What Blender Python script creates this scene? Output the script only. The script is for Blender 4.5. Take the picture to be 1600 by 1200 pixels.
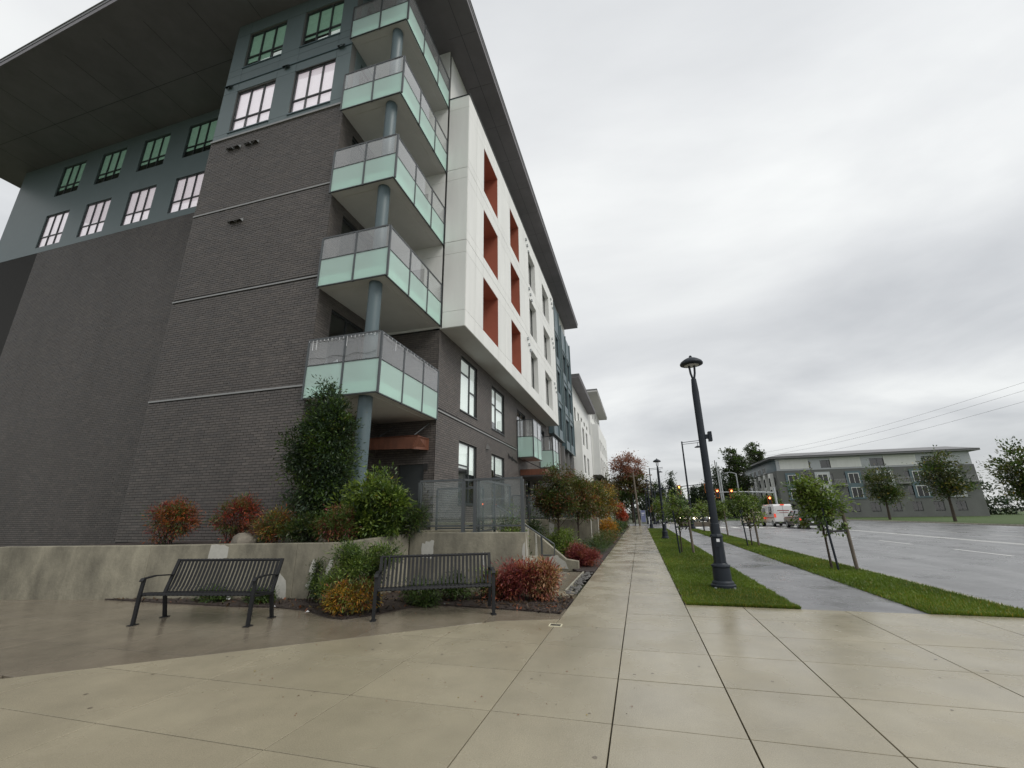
import bpy, math, random
import numpy as np
from mathutils import Vector, Matrix

for o in list(bpy.data.objects):
    bpy.data.objects.remove(o)
scene = bpy.context.scene
col = scene.collection
rad = math.radians

# ------------------------------------------------------------ camera
EYE = 1.5
YAW, PITCH, ROLL, FPX = rad(-15.772), rad(16.993), rad(-0.853), 666.5
_f = np.array([math.sin(YAW)*math.cos(PITCH), math.cos(YAW)*math.cos(PITCH), math.sin(PITCH)])
_r = np.array([math.cos(YAW), -math.sin(YAW), 0.0])
_u = np.cross(_r, _f)
_c, _s = math.cos(ROLL), math.sin(ROLL)
RT, UP = _c*_r+_s*_u, -_s*_r+_c*_u
cam_data = bpy.data.cameras.new('camera')
cam = bpy.data.objects.new('camera', cam_data)
col.objects.link(cam)
cam.matrix_world = Matrix(((RT[0], UP[0], -_f[0], 0), (RT[1], UP[1], -_f[1], 0), (RT[2], UP[2], -_f[2], EYE), (0, 0, 0, 1)))
cam_data.sensor_fit = 'HORIZONTAL'
cam_data.sensor_width = 36
cam_data.lens = 36*FPX/1600
cam_data.clip_start = 0.05
cam_data.clip_end = 3000
scene.camera = cam

# ------------------------------------------------------------ sky, sun, exposure
SUN_EL, SUN_AZ = 48, 112          # overcast: a very soft sun over the street side
world = bpy.data.worlds.new('World')
scene.world = world
world.use_nodes = True
nt = world.node_tree
N, LK = nt.nodes, nt.links
N.clear()
out = N.new('ShaderNodeOutputWorld'); bg = N.new('ShaderNodeBackground')
bg.inputs['Strength'].default_value = 0.1
sky = N.new('ShaderNodeTexSky'); sky.sky_type = 'NISHITA'; sky.sun_disc = False
sky.sun_elevation = rad(SUN_EL); sky.sun_rotation = rad(SUN_AZ)
tc = N.new('ShaderNodeTexCoord'); sep = N.new('ShaderNodeSeparateXYZ')
LK.new(tc.outputs['Generated'], sep.inputs[0])
def wm(op, a, b=None, c=None):
    n = N.new('ShaderNodeMath'); n.operation = op
    for i, v in enumerate((a, b, c)):
        if v is None: continue
        if isinstance(v, (int, float)): n.inputs[i].default_value = v
        else: LK.new(v, n.inputs[i])
    return n.outputs[0]
zc = wm('MAXIMUM', sep.outputs[2], 0.0)
zd = wm('ADD', zc, 0.16)
comb = N.new('ShaderNodeCombineXYZ')
LK.new(wm('DIVIDE', sep.outputs[0], zd), comb.inputs[0])
LK.new(wm('DIVIDE', sep.outputs[1], zd), comb.inputs[1])
ns = N.new('ShaderNodeTexNoise'); ns.inputs['Scale'].default_value = 0.75
ns.inputs['Detail'].default_value = 7; ns.inputs['Roughness'].default_value = 0.52
ns.inputs['Distortion'].default_value = 0.35
mp = N.new('ShaderNodeMapping'); mp.inputs['Location'].default_value = (3.7, 1.9, 0)
mp.inputs['Rotation'].default_value = (0, 0, rad(-25)); mp.inputs['Scale'].default_value = (1.0, 1.15, 1)
LK.new(comb.outputs[0], mp.inputs[0]); LK.new(mp.outputs[0], ns.inputs['Vector'])
ramp = N.new('ShaderNodeValToRGB')
e = ramp.color_ramp.elements
e[0].position = 0.32; e[0].color = (0.47, 0.482, 0.495, 1)
e[1].position = 0.66; e[1].color = (0.74, 0.75, 0.74, 1)
m1 = e.new(0.5); m1.color = (0.605, 0.615, 0.62, 1)
LK.new(ns.outputs['Fac'], ramp.inputs[0])
grad = wm('MULTIPLY_ADD', wm('POWER', zc, 0.6), 2.9, 8.0)      # overcast: brighter towards the zenith
sc = N.new('ShaderNodeVectorMath'); sc.operation = 'SCALE'
LK.new(ramp.outputs[0], sc.inputs[0]); LK.new(grad, sc.inputs['Scale'])
mix = N.new('ShaderNodeMix'); mix.data_type = 'RGBA'; mix.inputs[0].default_value = 0.93
LK.new(sky.outputs[0], mix.inputs[6]); LK.new(sc.outputs[0], mix.inputs[7])
LK.new(mix.outputs[2], bg.inputs['Color']); LK.new(bg.outputs[0], out.inputs[0])

sl = bpy.data.lights.new('sun', 'SUN'); sl.energy = 1.3; sl.angle = rad(28); sl.color = (1.0, 0.97, 0.9)
so = bpy.data.objects.new('sun', sl); col.objects.link(so)
a, el = rad(SUN_AZ), rad(SUN_EL)
sd = Vector((math.sin(a)*math.cos(el), math.cos(a)*math.cos(el), math.sin(el)))
so.rotation_euler = sd.to_track_quat('Z', 'Y').to_euler(); so.location = (20, 0, 40)
vs = scene.view_settings
vs.view_transform = 'Standard'; vs.look = 'None'; vs.gamma = 1; vs.exposure = 0.45; vs.use_curve_mapping = False
scene.cycles.max_bounces = 8
scene.cycles.transparent_max_bounces = 16

# ------------------------------------------------------------ measuring helpers: where a sight line meets a real plane
def _ray(x, y):
    return RT*(x-800)/FPX + UP*(600-y)/FPX + _f
def onz(x, y, z=0.0):
    d = _ray(x, y); t = (z-EYE)/d[2]; return (d[0]*t, d[1]*t, z)
def onx(x, y, X):
    d = _ray(x, y); t = X/d[0]; return (X, d[1]*t, d[2]*t+EYE)
def ony(x, y, Y):
    d = _ray(x, y); t = Y/d[1]; return (d[0]*t, Y, d[2]*t+EYE)

# ------------------------------------------------------------ materials
def lin(v):
    v /= 255.0
    return v/12.92 if v <= 0.04045 else ((v+0.055)/1.055)**2.4
def C(r, g, b, k=1.0):
    return (lin(r)*k, lin(g)*k, lin(b)*k, 1)
def mat(name, color, rough=0.6, metal=0.0, var=0.12, scale=6.0, bump=0.0, bscale=40.0, rvar=0.0, rscale=2.0, spec=0.5, emit=None, objrand=0.0, coat=0.0, streak=False, coord='Object', macro=0.0, mscale=(0.4, 0.4, 0.12), grit=0.0):
    m = bpy.data.materials.new(name); m.use_nodes = True
    t = m.node_tree; n, l = t.nodes, t.links
    p = n['Principled BSDF']
    p.inputs['Roughness'].default_value = rough; p.inputs['Metallic'].default_value = metal
    p.inputs['Specular IOR Level'].default_value = spec
    if coat: p.inputs['Coat Weight'].default_value = coat; p.inputs['Coat Roughness'].default_value = 0.08
    tcn = n.new('ShaderNodeTexCoord'); vec = tcn.outputs[coord]
    if streak:
        mpn = n.new('ShaderNodeMapping'); mpn.inputs['Scale'].default_value = (1, 1, 0.18)
        l.new(vec, mpn.inputs[0]); vec = mpn.outputs[0]
    if var or objrand:
        nz = n.new('ShaderNodeTexNoise'); nz.inputs['Scale'].default_value = scale; nz.inputs['Detail'].default_value = 6
        nz.inputs['Roughness'].default_value = 0.65
        l.new(vec, nz.inputs['Vector'])
        mr = n.new('ShaderNodeMapRange'); mr.inputs['From Min'].default_value = 0.25; mr.inputs['From Max'].default_value = 0.75
        mr.inputs['To Min'].default_value = 1-var; mr.inputs['To Max'].default_value = 1+var
        l.new(nz.outputs['Fac'], mr.inputs['Value'])
        f = mr.outputs[0]
        if objrand:
            oi = n.new('ShaderNodeObjectInfo')
            mr2 = n.new('ShaderNodeMapRange'); mr2.inputs['To Min'].default_value = 1-objrand; mr2.inputs['To Max'].default_value = 1+objrand
            l.new(oi.outputs['Random'], mr2.inputs['Value'])
            mm = n.new('ShaderNodeMath'); mm.operation = 'MULTIPLY'; l.new(f, mm.inputs[0]); l.new(mr2.outputs[0], mm.inputs[1]); f = mm.outputs[0]
        vm = n.new('ShaderNodeVectorMath'); vm.operation = 'SCALE'; vm.inputs[0].default_value = color[:3]
        l.new(f, vm.inputs['Scale']); l.new(vm.outputs[0], p.inputs['Base Color'])
    else:
        p.inputs['Base Color'].default_value = color
    if macro or grit:
        src = p.inputs['Base Color'].links[0].from_socket if p.inputs['Base Color'].is_linked else None
        last = src
        for amt, mp_s, sc_ in ((macro, mscale, 1.0), (grit, (1, 1, 1), 130.0)):
            if not amt: continue
            mpn = n.new('ShaderNodeMapping'); mpn.inputs['Scale'].default_value = mp_s
            l.new(tcn.outputs[coord], mpn.inputs[0])
            q = n.new('ShaderNodeTexNoise'); q.inputs['Scale'].default_value = sc_; q.inputs['Detail'].default_value = 5 if sc_ < 2 else 2
            q.inputs['Roughness'].default_value = 0.6; l.new(mpn.outputs[0], q.inputs['Vector'])
            mr = n.new('ShaderNodeMapRange'); mr.inputs['From Min'].default_value = 0.3; mr.inputs['From Max'].default_value = 0.7
            mr.inputs['To Min'].default_value = 1-amt; mr.inputs['To Max'].default_value = 1+amt*0.8
            l.new(q.outputs['Fac'], mr.inputs['Value'])
            vm = n.new('ShaderNodeVectorMath'); vm.operation = 'SCALE'
            l.new(last, vm.inputs[0]); l.new(mr.outputs[0], vm.inputs['Scale']); last = vm.outputs[0]
        l.new(last, p.inputs['Base Color'])
    if rvar:
        nr = n.new('ShaderNodeTexNoise'); nr.inputs['Scale'].default_value = rscale; nr.inputs['Detail'].default_value = 4
        l.new(tcn.outputs[coord], nr.inputs['Vector'])
        mr = n.new('ShaderNodeMapRange'); mr.inputs['From Min'].default_value = 0.35; mr.inputs['From Max'].default_value = 0.65
        mr.inputs['To Min'].default_value = max(0.03, rough-rvar); mr.inputs['To Max'].default_value = rough+rvar
        l.new(nr.outputs['Fac'], mr.inputs['Value']); l.new(mr.outputs[0], p.inputs['Roughness'])
    if bump:
        nb = n.new('ShaderNodeTexNoise'); nb.inputs['Scale'].default_value = bscale; nb.inputs['Detail'].default_value = 5
        l.new(tcn.outputs[coord], nb.inputs['Vector'])
        b = n.new('ShaderNodeBump'); b.inputs['Strength'].default_value = bump; b.inputs['Distance'].default_value = 0.02
        l.new(nb.outputs['Fac'], b.inputs['Height']); l.new(b.outputs[0], p.inputs['Normal'])
    if emit:
        p.inputs['Emission Color'].default_value = emit[:4] if len(emit) > 4 else (emit[0], emit[1], emit[2], 1)
        p.inputs['Emission Strength'].default_value = emit[3] if len(emit) == 4 else 1
    return m
def leafmat(name, color, rough=0.42):
    m = mat(name, color, rough=rough, var=0.35, scale=3.0, spec=0.5)
    t = m.node_tree; n, l = t.nodes, t.links
    p = n['Principled BSDF']; o = n['Material Output']
    tr = n.new('ShaderNodeBsdfTranslucent'); tr.inputs[0].default_value = (color[0]*1.2, color[1]*1.3, color[2]*0.8, 1)
    mx = n.new('ShaderNodeMixShader'); mx.inputs[0].default_value = 0.3
    l.new(p.outputs[0], mx.inputs[1]); l.new(tr.outputs[0], mx.inputs[2]); l.new(mx.outputs[0], o.inputs[0])
    return m
def glass(name, tint, body=(0.1, 0.12, 0.12), opac=0.0, ior=1.6, rough=0.02):
    m = bpy.data.materials.new(name); m.use_nodes = True
    t = m.node_tree; n, l = t.nodes, t.links
    o = n['Material Output']; n.remove(n['Principled BSDF'])
    tp = n.new('ShaderNodeBsdfTransparent'); tp.inputs[0].default_value = (*tint, 1)
    gl = n.new('ShaderNodeBsdfGlossy'); gl.inputs['Roughness'].default_value = rough; gl.inputs[0].default_value = (1, 1, 1, 1)
    fr = n.new('ShaderNodeFresnel'); fr.inputs[0].default_value = ior
    mu = n.new('ShaderNodeMath'); mu.operation = 'MULTIPLY_ADD'; mu.use_clamp = True; mu.inputs[1].default_value = 1.5; mu.inputs[2].default_value = 0.03
    l.new(fr.outputs[0], mu.inputs[0])
    ge = n.new('ShaderNodeNewGeometry'); ib = n.new('ShaderNodeMath'); ib.operation = 'SUBTRACT'; ib.inputs[0].default_value = 1.0; l.new(ge.outputs['Backfacing'], ib.inputs[1])
    mb_ = n.new('ShaderNodeMath'); mb_.operation = 'MULTIPLY'; l.new(mu.outputs[0], mb_.inputs[0]); l.new(ib.outputs[0], mb_.inputs[1])
    df = n.new('ShaderNodeBsdfDiffuse'); df.inputs[0].default_value = (*body, 1)
    m0 = n.new('ShaderNodeMixShader'); m0.inputs[0].default_value = opac
    l.new(tp.outputs[0], m0.inputs[1]); l.new(df.outputs[0], m0.inputs[2])
    m1 = n.new('ShaderNodeMixShader'); l.new(mb_.outputs[0], m1.inputs[0]); l.new(m0.outputs[0], m1.inputs[1]); l.new(gl.outputs[0], m1.inputs[2])
    l.new(m1.outputs[0], o.inputs[0])
    return m
def frosted(name, color):
    m = bpy.data.materials.new(name); m.use_nodes = True
    t = m.node_tree; n, l = t.nodes, t.links
    o = n['Material Output']; p = n['Principled BSDF']
    p.inputs['Base Color'].default_value = (*color, 1); p.inputs['Roughness'].default_value = 0.28
    tr = n.new('ShaderNodeBsdfTranslucent'); tr.inputs[0].default_value = (color[0], color[1], color[2], 1)
    mx = n.new('ShaderNodeMixShader'); mx.inputs[0].default_value = 0.35
    l.new(p.outputs[0], mx.inputs[1]); l.new(tr.outputs[0], mx.inputs[2])
    tp = n.new('ShaderNodeBsdfTransparent'); tp.inputs[0].default_value = (0.84, 0.97, 0.93, 1)
    m2 = n.new('ShaderNodeMixShader'); m2.inputs[0].default_value = 0.42
    l.new(mx.outputs[0], m2.inputs[1]); l.new(tp.outputs[0], m2.inputs[2]); l.new(m2.outputs[0], o.inputs[0])
    return m
M = {}
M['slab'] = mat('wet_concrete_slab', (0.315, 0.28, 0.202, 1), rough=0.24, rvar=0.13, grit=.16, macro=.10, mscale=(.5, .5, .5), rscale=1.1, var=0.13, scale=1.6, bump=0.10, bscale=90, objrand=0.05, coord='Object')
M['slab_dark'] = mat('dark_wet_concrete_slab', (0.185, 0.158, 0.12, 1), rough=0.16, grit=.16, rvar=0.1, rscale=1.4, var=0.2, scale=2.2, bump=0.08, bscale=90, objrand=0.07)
M['walk'] = mat('wet_sidewalk_slab', (0.315, 0.282, 0.208, 1), rough=0.23, grit=.16, macro=.12, mscale=(1.2, .25, 1), rvar=0.12, rscale=1.3, var=0.09, scale=2.0, bump=0.12, bscale=80, objrand=0.05)
M['joint'] = mat('joint_grit', (0.022, 0.018, 0.014, 1), rough=0.95)
M['concrete'] = mat('cast_concrete', (0.215, 0.198, 0.15, 1), macro=.3, mscale=(1.3, 1.3, 2.2), grit=.12, rough=0.62, var=0.5, scale=2.6, bump=0.3, bscale=18, streak=True)
_cm = M['concrete'].node_tree; [setattr(n_.inputs['Scale'], 'default_value', (1, 1, 0.5)) for n_ in _cm.nodes if n_.type == 'MAPPING']
M['concrete_cap'] = mat('pale_concrete', (0.33, 0.31, 0.25, 1), macro=.2, mscale=(1.5, 1.5, .6), rough=0.6, var=0.2, scale=3, bump=0.2, bscale=30)
M['patch'] = mat('white_sealant_patch', (0.44, 0.43, 0.39, 1), rough=0.7, var=0.12, scale=9)
M['asphalt'] = mat('wet_asphalt', (0.20, 0.20, 0.205, 1), macro=.22, mscale=(.9, .04, 1), grit=.2, rough=0.34, rvar=0.12, rscale=0.6, var=0.25, scale=1.2, bump=0.25, bscale=120)
M['path'] = mat('wet_asphalt_path', (0.185, 0.185, 0.195, 1), rough=0.33, rvar=0.2, rscale=0.9, var=0.28, scale=1.5, bump=0.3, bscale=140)
M['soil'] = mat('bark_mulch', (0.035, 0.024, 0.02, 1), rough=0.75, var=0.6, scale=24, bump=1.0, bscale=50)
M['turf'] = mat('turf_ground', (0.05, 0.085, 0.016, 1), rough=0.8, var=0.4, scale=3, bump=0.8, bscale=80)
M['land'] = mat('far_ground', (0.07, 0.08, 0.045, 1), rough=0.9, var=0.4, scale=0.3)
M['mortar'] = mat('dark_mortar', (0.032, 0.03, 0.029, 1), rough=0.95)
M['brick1'] = mat('grey_brown_brick', (0.112, 0.099, 0.092, 1), rough=0.62, macro=.12, var=0.2, scale=3.2, objrand=0.1)
M['brick2'] = mat('darker_brick', (0.094, 0.084, 0.079, 1), rough=0.55, macro=.12, var=0.2, scale=2.8, objrand=0.1)
M['brick3'] = mat('lighter_brick', (0.126, 0.111, 0.102, 1), rough=0.62, macro=.12, var=0.2, scale=3.5, objrand=0.1)
M['teal'] = mat('blue_grey_panel', (0.125, 0.165, 0.172, 1), rough=0.45, var=0.05, scale=2, objrand=0.04)
M['teal_dark'] = mat('slate_blue_panel', (0.085, 0.13, 0.15, 1), rough=0.4, var=0.08, scale=2)
M['white'] = mat('white_panel', (0.76, 0.762, 0.735, 1), rough=0.5, macro=.05, mscale=(2, 2, .3), var=0.035, scale=1.5, objrand=0.025, streak=True)
M['backing'] = mat('dark_joint_backing', (0.14, 0.14, 0.135, 1), rough=0.8)
M['red'] = mat('rust_red_reveal', (0.33, 0.098, 0.06, 1), rough=0.55, var=0.08, scale=2)
M['soffit'] = mat('dark_soffit', (0.165, 0.155, 0.165, 1), rough=0.6, macro=.15, mscale=(.4, .4, 1), var=0.1, scale=1.5)
M['soffit_grey'] = mat('grey_soffit', (0.52, 0.51, 0.49, 1), rough=0.6, var=0.06, scale=2)
M['trim'] = mat('pale_metal_trim', (0.27, 0.27, 0.265, 1), rough=0.35, metal=0.3, var=0.06)
M['frame'] = mat('dark_window_frame', (0.035, 0.04, 0.042, 1), rough=0.4)
M['rail'] = mat('grey_painted_rail', (0.075, 0.083, 0.088, 1), rough=0.35, metal=0.2, var=0.08, scale=8)
M['column'] = mat('slate_painted_column', (0.085, 0.122, 0.135, 1), rough=0.5, var=0.05, scale=2)
M['pane'] = glass('window_pane', (0.93, 0.97, 0.96), ior=1.5)
M['pane_dark'] = glass('dark_window_pane', (0.6, 0.65, 0.65), ior=1.55)
M['clear'] = glass('clear_rail_glass', (0.90, 0.92, 0.92), body=(0.78, 0.78, 0.79), opac=0.12, ior=1.5)
M['clear2'] = glass('terrace_rail_glass', (0.90, 0.93, 0.93), body=(0.4, 0.42, 0.42), opac=0.04, ior=1.4)
M['frost'] = frosted('frosted_mint_glass', (0.80, 0.955, 0.905))
M['glow_blind'] = mat('white_glow_blind', (0.84, 0.83, 0.81, 1), rough=0.9, var=0.03, emit=(1.0, 0.98, 0.96, 0.24))   # glow added to the cloth, standing in for reflections on the glass
M['glow_blind_pink'] = mat('pinkish_glow_blind', (0.88, 0.76, 0.81, 1), rough=0.9, var=0.05, scale=1.2, emit=(1.0, 0.80, 0.88, 0.33))  # added pink glow brightens the panes in place of reflections
M['glow_blind_green'] = mat('sage_reflection_curtain', (0.25, 0.36, 0.28, 1), rough=0.9, var=0.2, scale=5, emit=(0.62, 1.0, 0.74, 0.08))  # green tint and glow painted in for reflections in the top panes
M['room'] = mat('dim_room', (0.06, 0.065, 0.06, 1), rough=0.9)
M['cedar'] = mat('cedar_canopy', (0.15, 0.055, 0.03, 1), rough=0.5, var=0.35, scale=7, streak=True)
M['bench'] = mat('charcoal_bench_metal', (0.016, 0.0165, 0.018, 1), rough=0.5, spec=0.25, var=0.2, scale=20)
M['lamp'] = mat('slate_lamp_metal', (0.016, 0.021, 0.029, 1), rough=0.45, spec=0.3, var=0.15, scale=10)
M['galv'] = mat('galvanised_metal', (0.42, 0.44, 0.45, 1), rough=0.4, metal=0.4, var=0.1)
M['bark'] = mat('brown_bark', (0.06, 0.045, 0.033, 1), rough=0.9, var=0.4, scale=14, bump=0.8, bscale=30)
M['wood'] = mat('grey_wood_post', (0.14, 0.115, 0.09, 1), rough=0.8, var=0.3, scale=12, streak=True)
M['black'] = mat('black_plastic', (0.02, 0.02, 0.02, 1), rough=0.5)
M['rock'] = mat('pale_boulder', (0.17, 0.15, 0.12, 1), rough=0.8, var=0.35, scale=5, bump=0.8, bscale=12)
M['pebble'] = mat('dark_river_pebble', (0.10, 0.095, 0.088, 1), rough=0.45, var=0.5, scale=9)
M['paper'] = mat('white_scrap', (0.75, 0.76, 0.78, 1), rough=0.8, var=0.05)
M['cream'] = mat('cream_plastic', (0.62, 0.58, 0.42, 1), rough=0.5, var=0.1)
M['carwhite'] = mat('white_car_paint', (0.72, 0.72, 0.71, 1), rough=0.25, var=0.02, coat=0.6)
M['cardark'] = mat('dark_car_paint', (0.03, 0.032, 0.035, 1), rough=0.25, var=0.05, coat=0.6)
M['carsilver'] = mat('silver_car_paint', (0.4, 0.41, 0.43, 1), rough=0.28, metal=0.5, var=0.05, coat=0.6)
M['caramber'] = mat('cream_car_paint', (0.62, 0.52, 0.36, 1), rough=0.3, var=0.03, coat=0.5)
M['carred'] = mat('dark_red_car_paint', (0.25, 0.03, 0.03, 1), rough=0.25, var=0.03, coat=0.6)
M['carglass'] = mat('car_glass', (0.02, 0.022, 0.024, 1), rough=0.06, var=0)
M['tyre'] = mat('tyre_rubber', (0.015, 0.015, 0.015, 1), rough=0.8, var=0.1)
M['headlight'] = mat('lit_headlight', (0.9, 0.85, 0.7, 1), rough=0.3, var=0, emit=(1.0, 0.86, 0.6, 6.0))
M['taillight'] = mat('lit_taillight', (0.35, 0.03, 0.02, 1), rough=0.3, var=0, emit=(1.0, 0.10, 0.05, 0.45))
M['red_lens'] = mat('lit_red_lens', (0.8, 0.05, 0.02, 1), rough=0.3, var=0, emit=(1.0, 0.16, 0.05, 7.0))
M['orange_lens'] = mat('lit_orange_hand', (0.8, 0.3, 0.02, 1), rough=0.3, var=0, emit=(1.0, 0.42, 0.10, 5.0))
M['yellow_shell'] = mat('orange_signal_shell', (0.55, 0.17, 0.03, 1), rough=0.5, var=0.1)
M['bluesign'] = mat('blue_banner', (0.17, 0.19, 0.33, 1), rough=0.6, var=0.1)
M['lens'] = mat('lamp_lens', (0.5, 0.5, 0.48, 1), rough=0.2, var=0)
M['mark'] = mat('road_paint', (0.62, 0.62, 0.6, 1), rough=0.5, var=0.15, scale=5)
M['roofing'] = mat('roof_membrane', (0.2, 0.2, 0.2, 1), rough=0.8)
M['fascia'] = mat('roof_fascia', (0.16, 0.16, 0.165, 1), rough=0.5, var=0.08)
M['stucco'] = mat('far_dark_stucco', (0.12, 0.125, 0.12, 1), rough=0.8, var=0.15, scale=0.6)
M['skin'] = mat('skin', (0.45, 0.28, 0.2, 1), rough=0.6)
M['cloth_dark'] = mat('dark_cloth', (0.025, 0.027, 0.035, 1), rough=0.9)
M['cloth_white'] = mat('white_jacket', (0.55, 0.57, 0.6, 1), rough=0.9)
for nm, c in dict(dkgreen=(0.030, 0.048, 0.018), green=(0.068, 0.115, 0.024), ltgreen=(0.165, 0.225, 0.042), olive=(0.10, 0.10, 0.024),
                  yellow=(0.30, 0.22, 0.035), gold=(0.50, 0.24, 0.02), orange=(0.36, 0.10, 0.025), scarlet=(0.42, 0.07, 0.03), brown=(0.10, 0.06, 0.03),
                  maroon=(0.16, 0.028, 0.035), rose=(0.27, 0.07, 0.065), rust=(0.22, 0.075, 0.035), peach=(0.50, 0.30, 0.17), redtop=(0.27, 0.12, 0.085),
                  bluegreen=(0.045, 0.075, 0.045), grey_green=(0.065, 0.075, 0.045), blade1=(0.105, 0.16, 0.018), blade2=(0.14, 0.20, 0.024), blade3=(0.085, 0.13, 0.016)).items():
    M[nm] = leafmat(nm+'_leaf', (*c, 1))

# ------------------------------------------------------------ mesh helpers
ORG = Vector((0, 0, 0))
def org(x=0, y=0, z=0):
    global ORG
    ORG = Vector((x, y, z))
class MB:
    def __init__(s): s.v, s.f, s.m = [], [], []
    def add(s, vs, fs, mi=0):
        b = len(s.v); s.v += [tuple(v) for v in vs]
        s.f += [tuple(i+b for i in f) for f in fs]; s.m += [mi]*len(fs); return s
    def box(s, x0, x1, y0, y1, z0, z1, mi=0):
        if x0 > x1: x0, x1 = x1, x0
        if y0 > y1: y0, y1 = y1, y0
        if z0 > z1: z0, z1 = z1, z0
        return s.add([(x0,y0,z0),(x1,y0,z0),(x1,y1,z0),(x0,y1,z0),(x0,y0,z1),(x1,y0,z1),(x1,y1,z1),(x0,y1,z1)],
                     [(0,3,2,1),(4,5,6,7),(0,1,5,4),(1,2,6,5),(2,3,7,6),(3,0,4,7)], mi)
    def prism(s, poly, z0, z1, mi=0):           # poly: ccw list of (x,y); z1 may be a list
        n = len(poly); zz = z1 if isinstance(z1, (list, tuple)) else [z1]*n
        vs = [(x, y, z0) for x, y in poly]+[(x, y, z) for (x, y), z in zip(poly, zz)]
        return s.add(vs, [tuple(range(n-1, -1, -1)), tuple(range(n, 2*n))]+[(i, (i+1) % n, n+(i+1) % n, n+i) for i in range(n)], mi)
    def extr(s, pts, d, mi=0):                  # closed polygon pts (3d) pushed along d
        n = len(pts); d = Vector(d); p = [Vector(q) for q in pts]
        return s.add(p+[q+d for q in p], [tuple(range(n-1, -1, -1)), tuple(range(n, 2*n))]+[(i, (i+1) % n, n+(i+1) % n, n+i) for i in range(n)], mi)
    def bar(s, p, q, w, h=None, mi=0, up=(0, 0, 1)):
        p, q = Vector(p), Vector(q); h = h or w; d = (q-p).normalized(); up = Vector(up)
        if abs(d.dot(up)) > 0.98: up = Vector((0, 1, 0))
        a = d.cross(up).normalized()*w/2; b = a.cross(d).normalized()*h/2
        return s.add([p-a-b, p+a-b, p+a+b, p-a+b, q-a-b, q+a-b, q+a+b, q-a+b], [(3,2,1,0),(4,5,6,7),(0,1,5,4),(1,2,6,5),(2,3,7,6),(3,0,4,7)], mi)
    def tube(s, pts, rs, n=10, mi=0, cap=True):
        P = [Vector(p) for p in pts]; b = len(s.v)
        if not isinstance(rs, (list, tuple)): rs = [rs]*len(P)
        for i, p in enumerate(P):
            d = (P[min(i+1, len(P)-1)]-P[max(i-1, 0)]).normalized()
            u = Vector((1, 0, 0)) if abs(d.x) < 0.9 else Vector((0, 1, 0))
            a = d.cross(u).normalized(); c = d.cross(a)
            for k in range(n):
                t = 2*math.pi*k/n; s.v.append(tuple(p+(a*math.cos(t)+c*math.sin(t))*rs[i]))
        for i in range(len(P)-1):
            for k in range(n):
                s.f.append((b+i*n+k, b+i*n+(k+1) % n, b+(i+1)*n+(k+1) % n, b+(i+1)*n+k)); s.m.append(mi)
        if cap:
            s.f.append(tuple(b+k for k in range(n-1, -1, -1))); s.m.append(mi)
            s.f.append(tuple(b+(len(P)-1)*n+k for k in range(n))); s.m.append(mi)
        return s
    def lathe(s, prof, c=(0, 0, 0), n=24, mi=0):
        b = len(s.v)
        for r, z in prof:
            for k in range(n):
                t = 2*math.pi*k/n; s.v.append((c[0]+r*math.cos(t), c[1]+r*math.sin(t), c[2]+z))
        for i in range(len(prof)-1):
            for k in range(n):
                s.f.append((b+i*n+k, b+i*n+(k+1) % n, b+(i+1)*n+(k+1) % n, b+(i+1)*n+k)); s.m.append(mi)
        return s
    def build(s, name, mats, parent=None, smooth=False, kind=None, bevel=0):
        if not isinstance(mats, (list, tuple)): mats = [mats]
        me = bpy.data.meshes.new(name)
        me.from_pydata([(x-ORG.x, y-ORG.y, z-ORG.z) for x, y, z in s.v], [], s.f)
        for m in mats: me.materials.append(m)
        if len(mats) > 1: me.polygons.foreach_set('material_index', s.m)
        if smooth:
            me.polygons.foreach_set('use_smooth', [True]*len(me.polygons))
            try: me.set_sharp_from_angle(angle=rad(35))
            except Exception: pass
        o = bpy.data.objects.new(name, me); col.objects.link(o)
        if parent: o.parent = parent
        elif ORG.length: o.location = ORG
        if kind: o['kind'] = kind
        if bevel:
            b = o.modifiers.new('edge', 'BEVEL'); b.width = bevel; b.segments = 2; b.limit_method = 'ANGLE'
        return o
def fast_mesh(name, V, F, mats, mi=None, smooth=False):
    """V (n,3) array, F (m,k) array of equal-sized faces"""
    me = bpy.data.meshes.new(name)
    V = np.asarray(V, dtype=np.float32); F = np.asarray(F, dtype=np.int32); k = F.shape[1]
    me.vertices.add(len(V)); me.vertices.foreach_set('co', V.ravel())
    me.loops.add(F.size); me.loops.foreach_set('vertex_index', F.ravel())
    me.polygons.add(len(F)); me.polygons.foreach_set('loop_start', np.arange(0, F.size, k, dtype=np.int32))
    for m in mats: me.materials.append(m)
    if mi is not None: me.polygons.foreach_set('material_index', np.asarray(mi, dtype=np.int32))
    if smooth: me.polygons.foreach_set('use_smooth', np.ones(len(F), dtype=bool))
    me.update(calc_edges=True)
    if not smooth: me.shade_flat()
    return me
def link(name, me, parent=None, loc=(0, 0, 0), kind=None):
    o = bpy.data.objects.new(name, me); col.objects.link(o); o.location = loc
    if parent: o.parent = parent
    if kind: o['kind'] = kind
    return o
def thing(name, label, cat, loc=(0, 0, 0), rz=0.0, group=None):
    o = bpy.data.objects.new(name, None); col.objects.link(o); o.location = loc; o.rotation_euler = (0, 0, rz)
    o.empty_display_size = 0.2
    o['label'] = label; o['category'] = cat
    if group: o['group'] = group
    return o
def tag(o, label, cat, group=None):
    o['label'] = label; o['category'] = cat
    if group: o['group'] = group
    return o
def kids(o): return [c for c in bpy.data.objects if c.parent == o]
KID = {}
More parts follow.
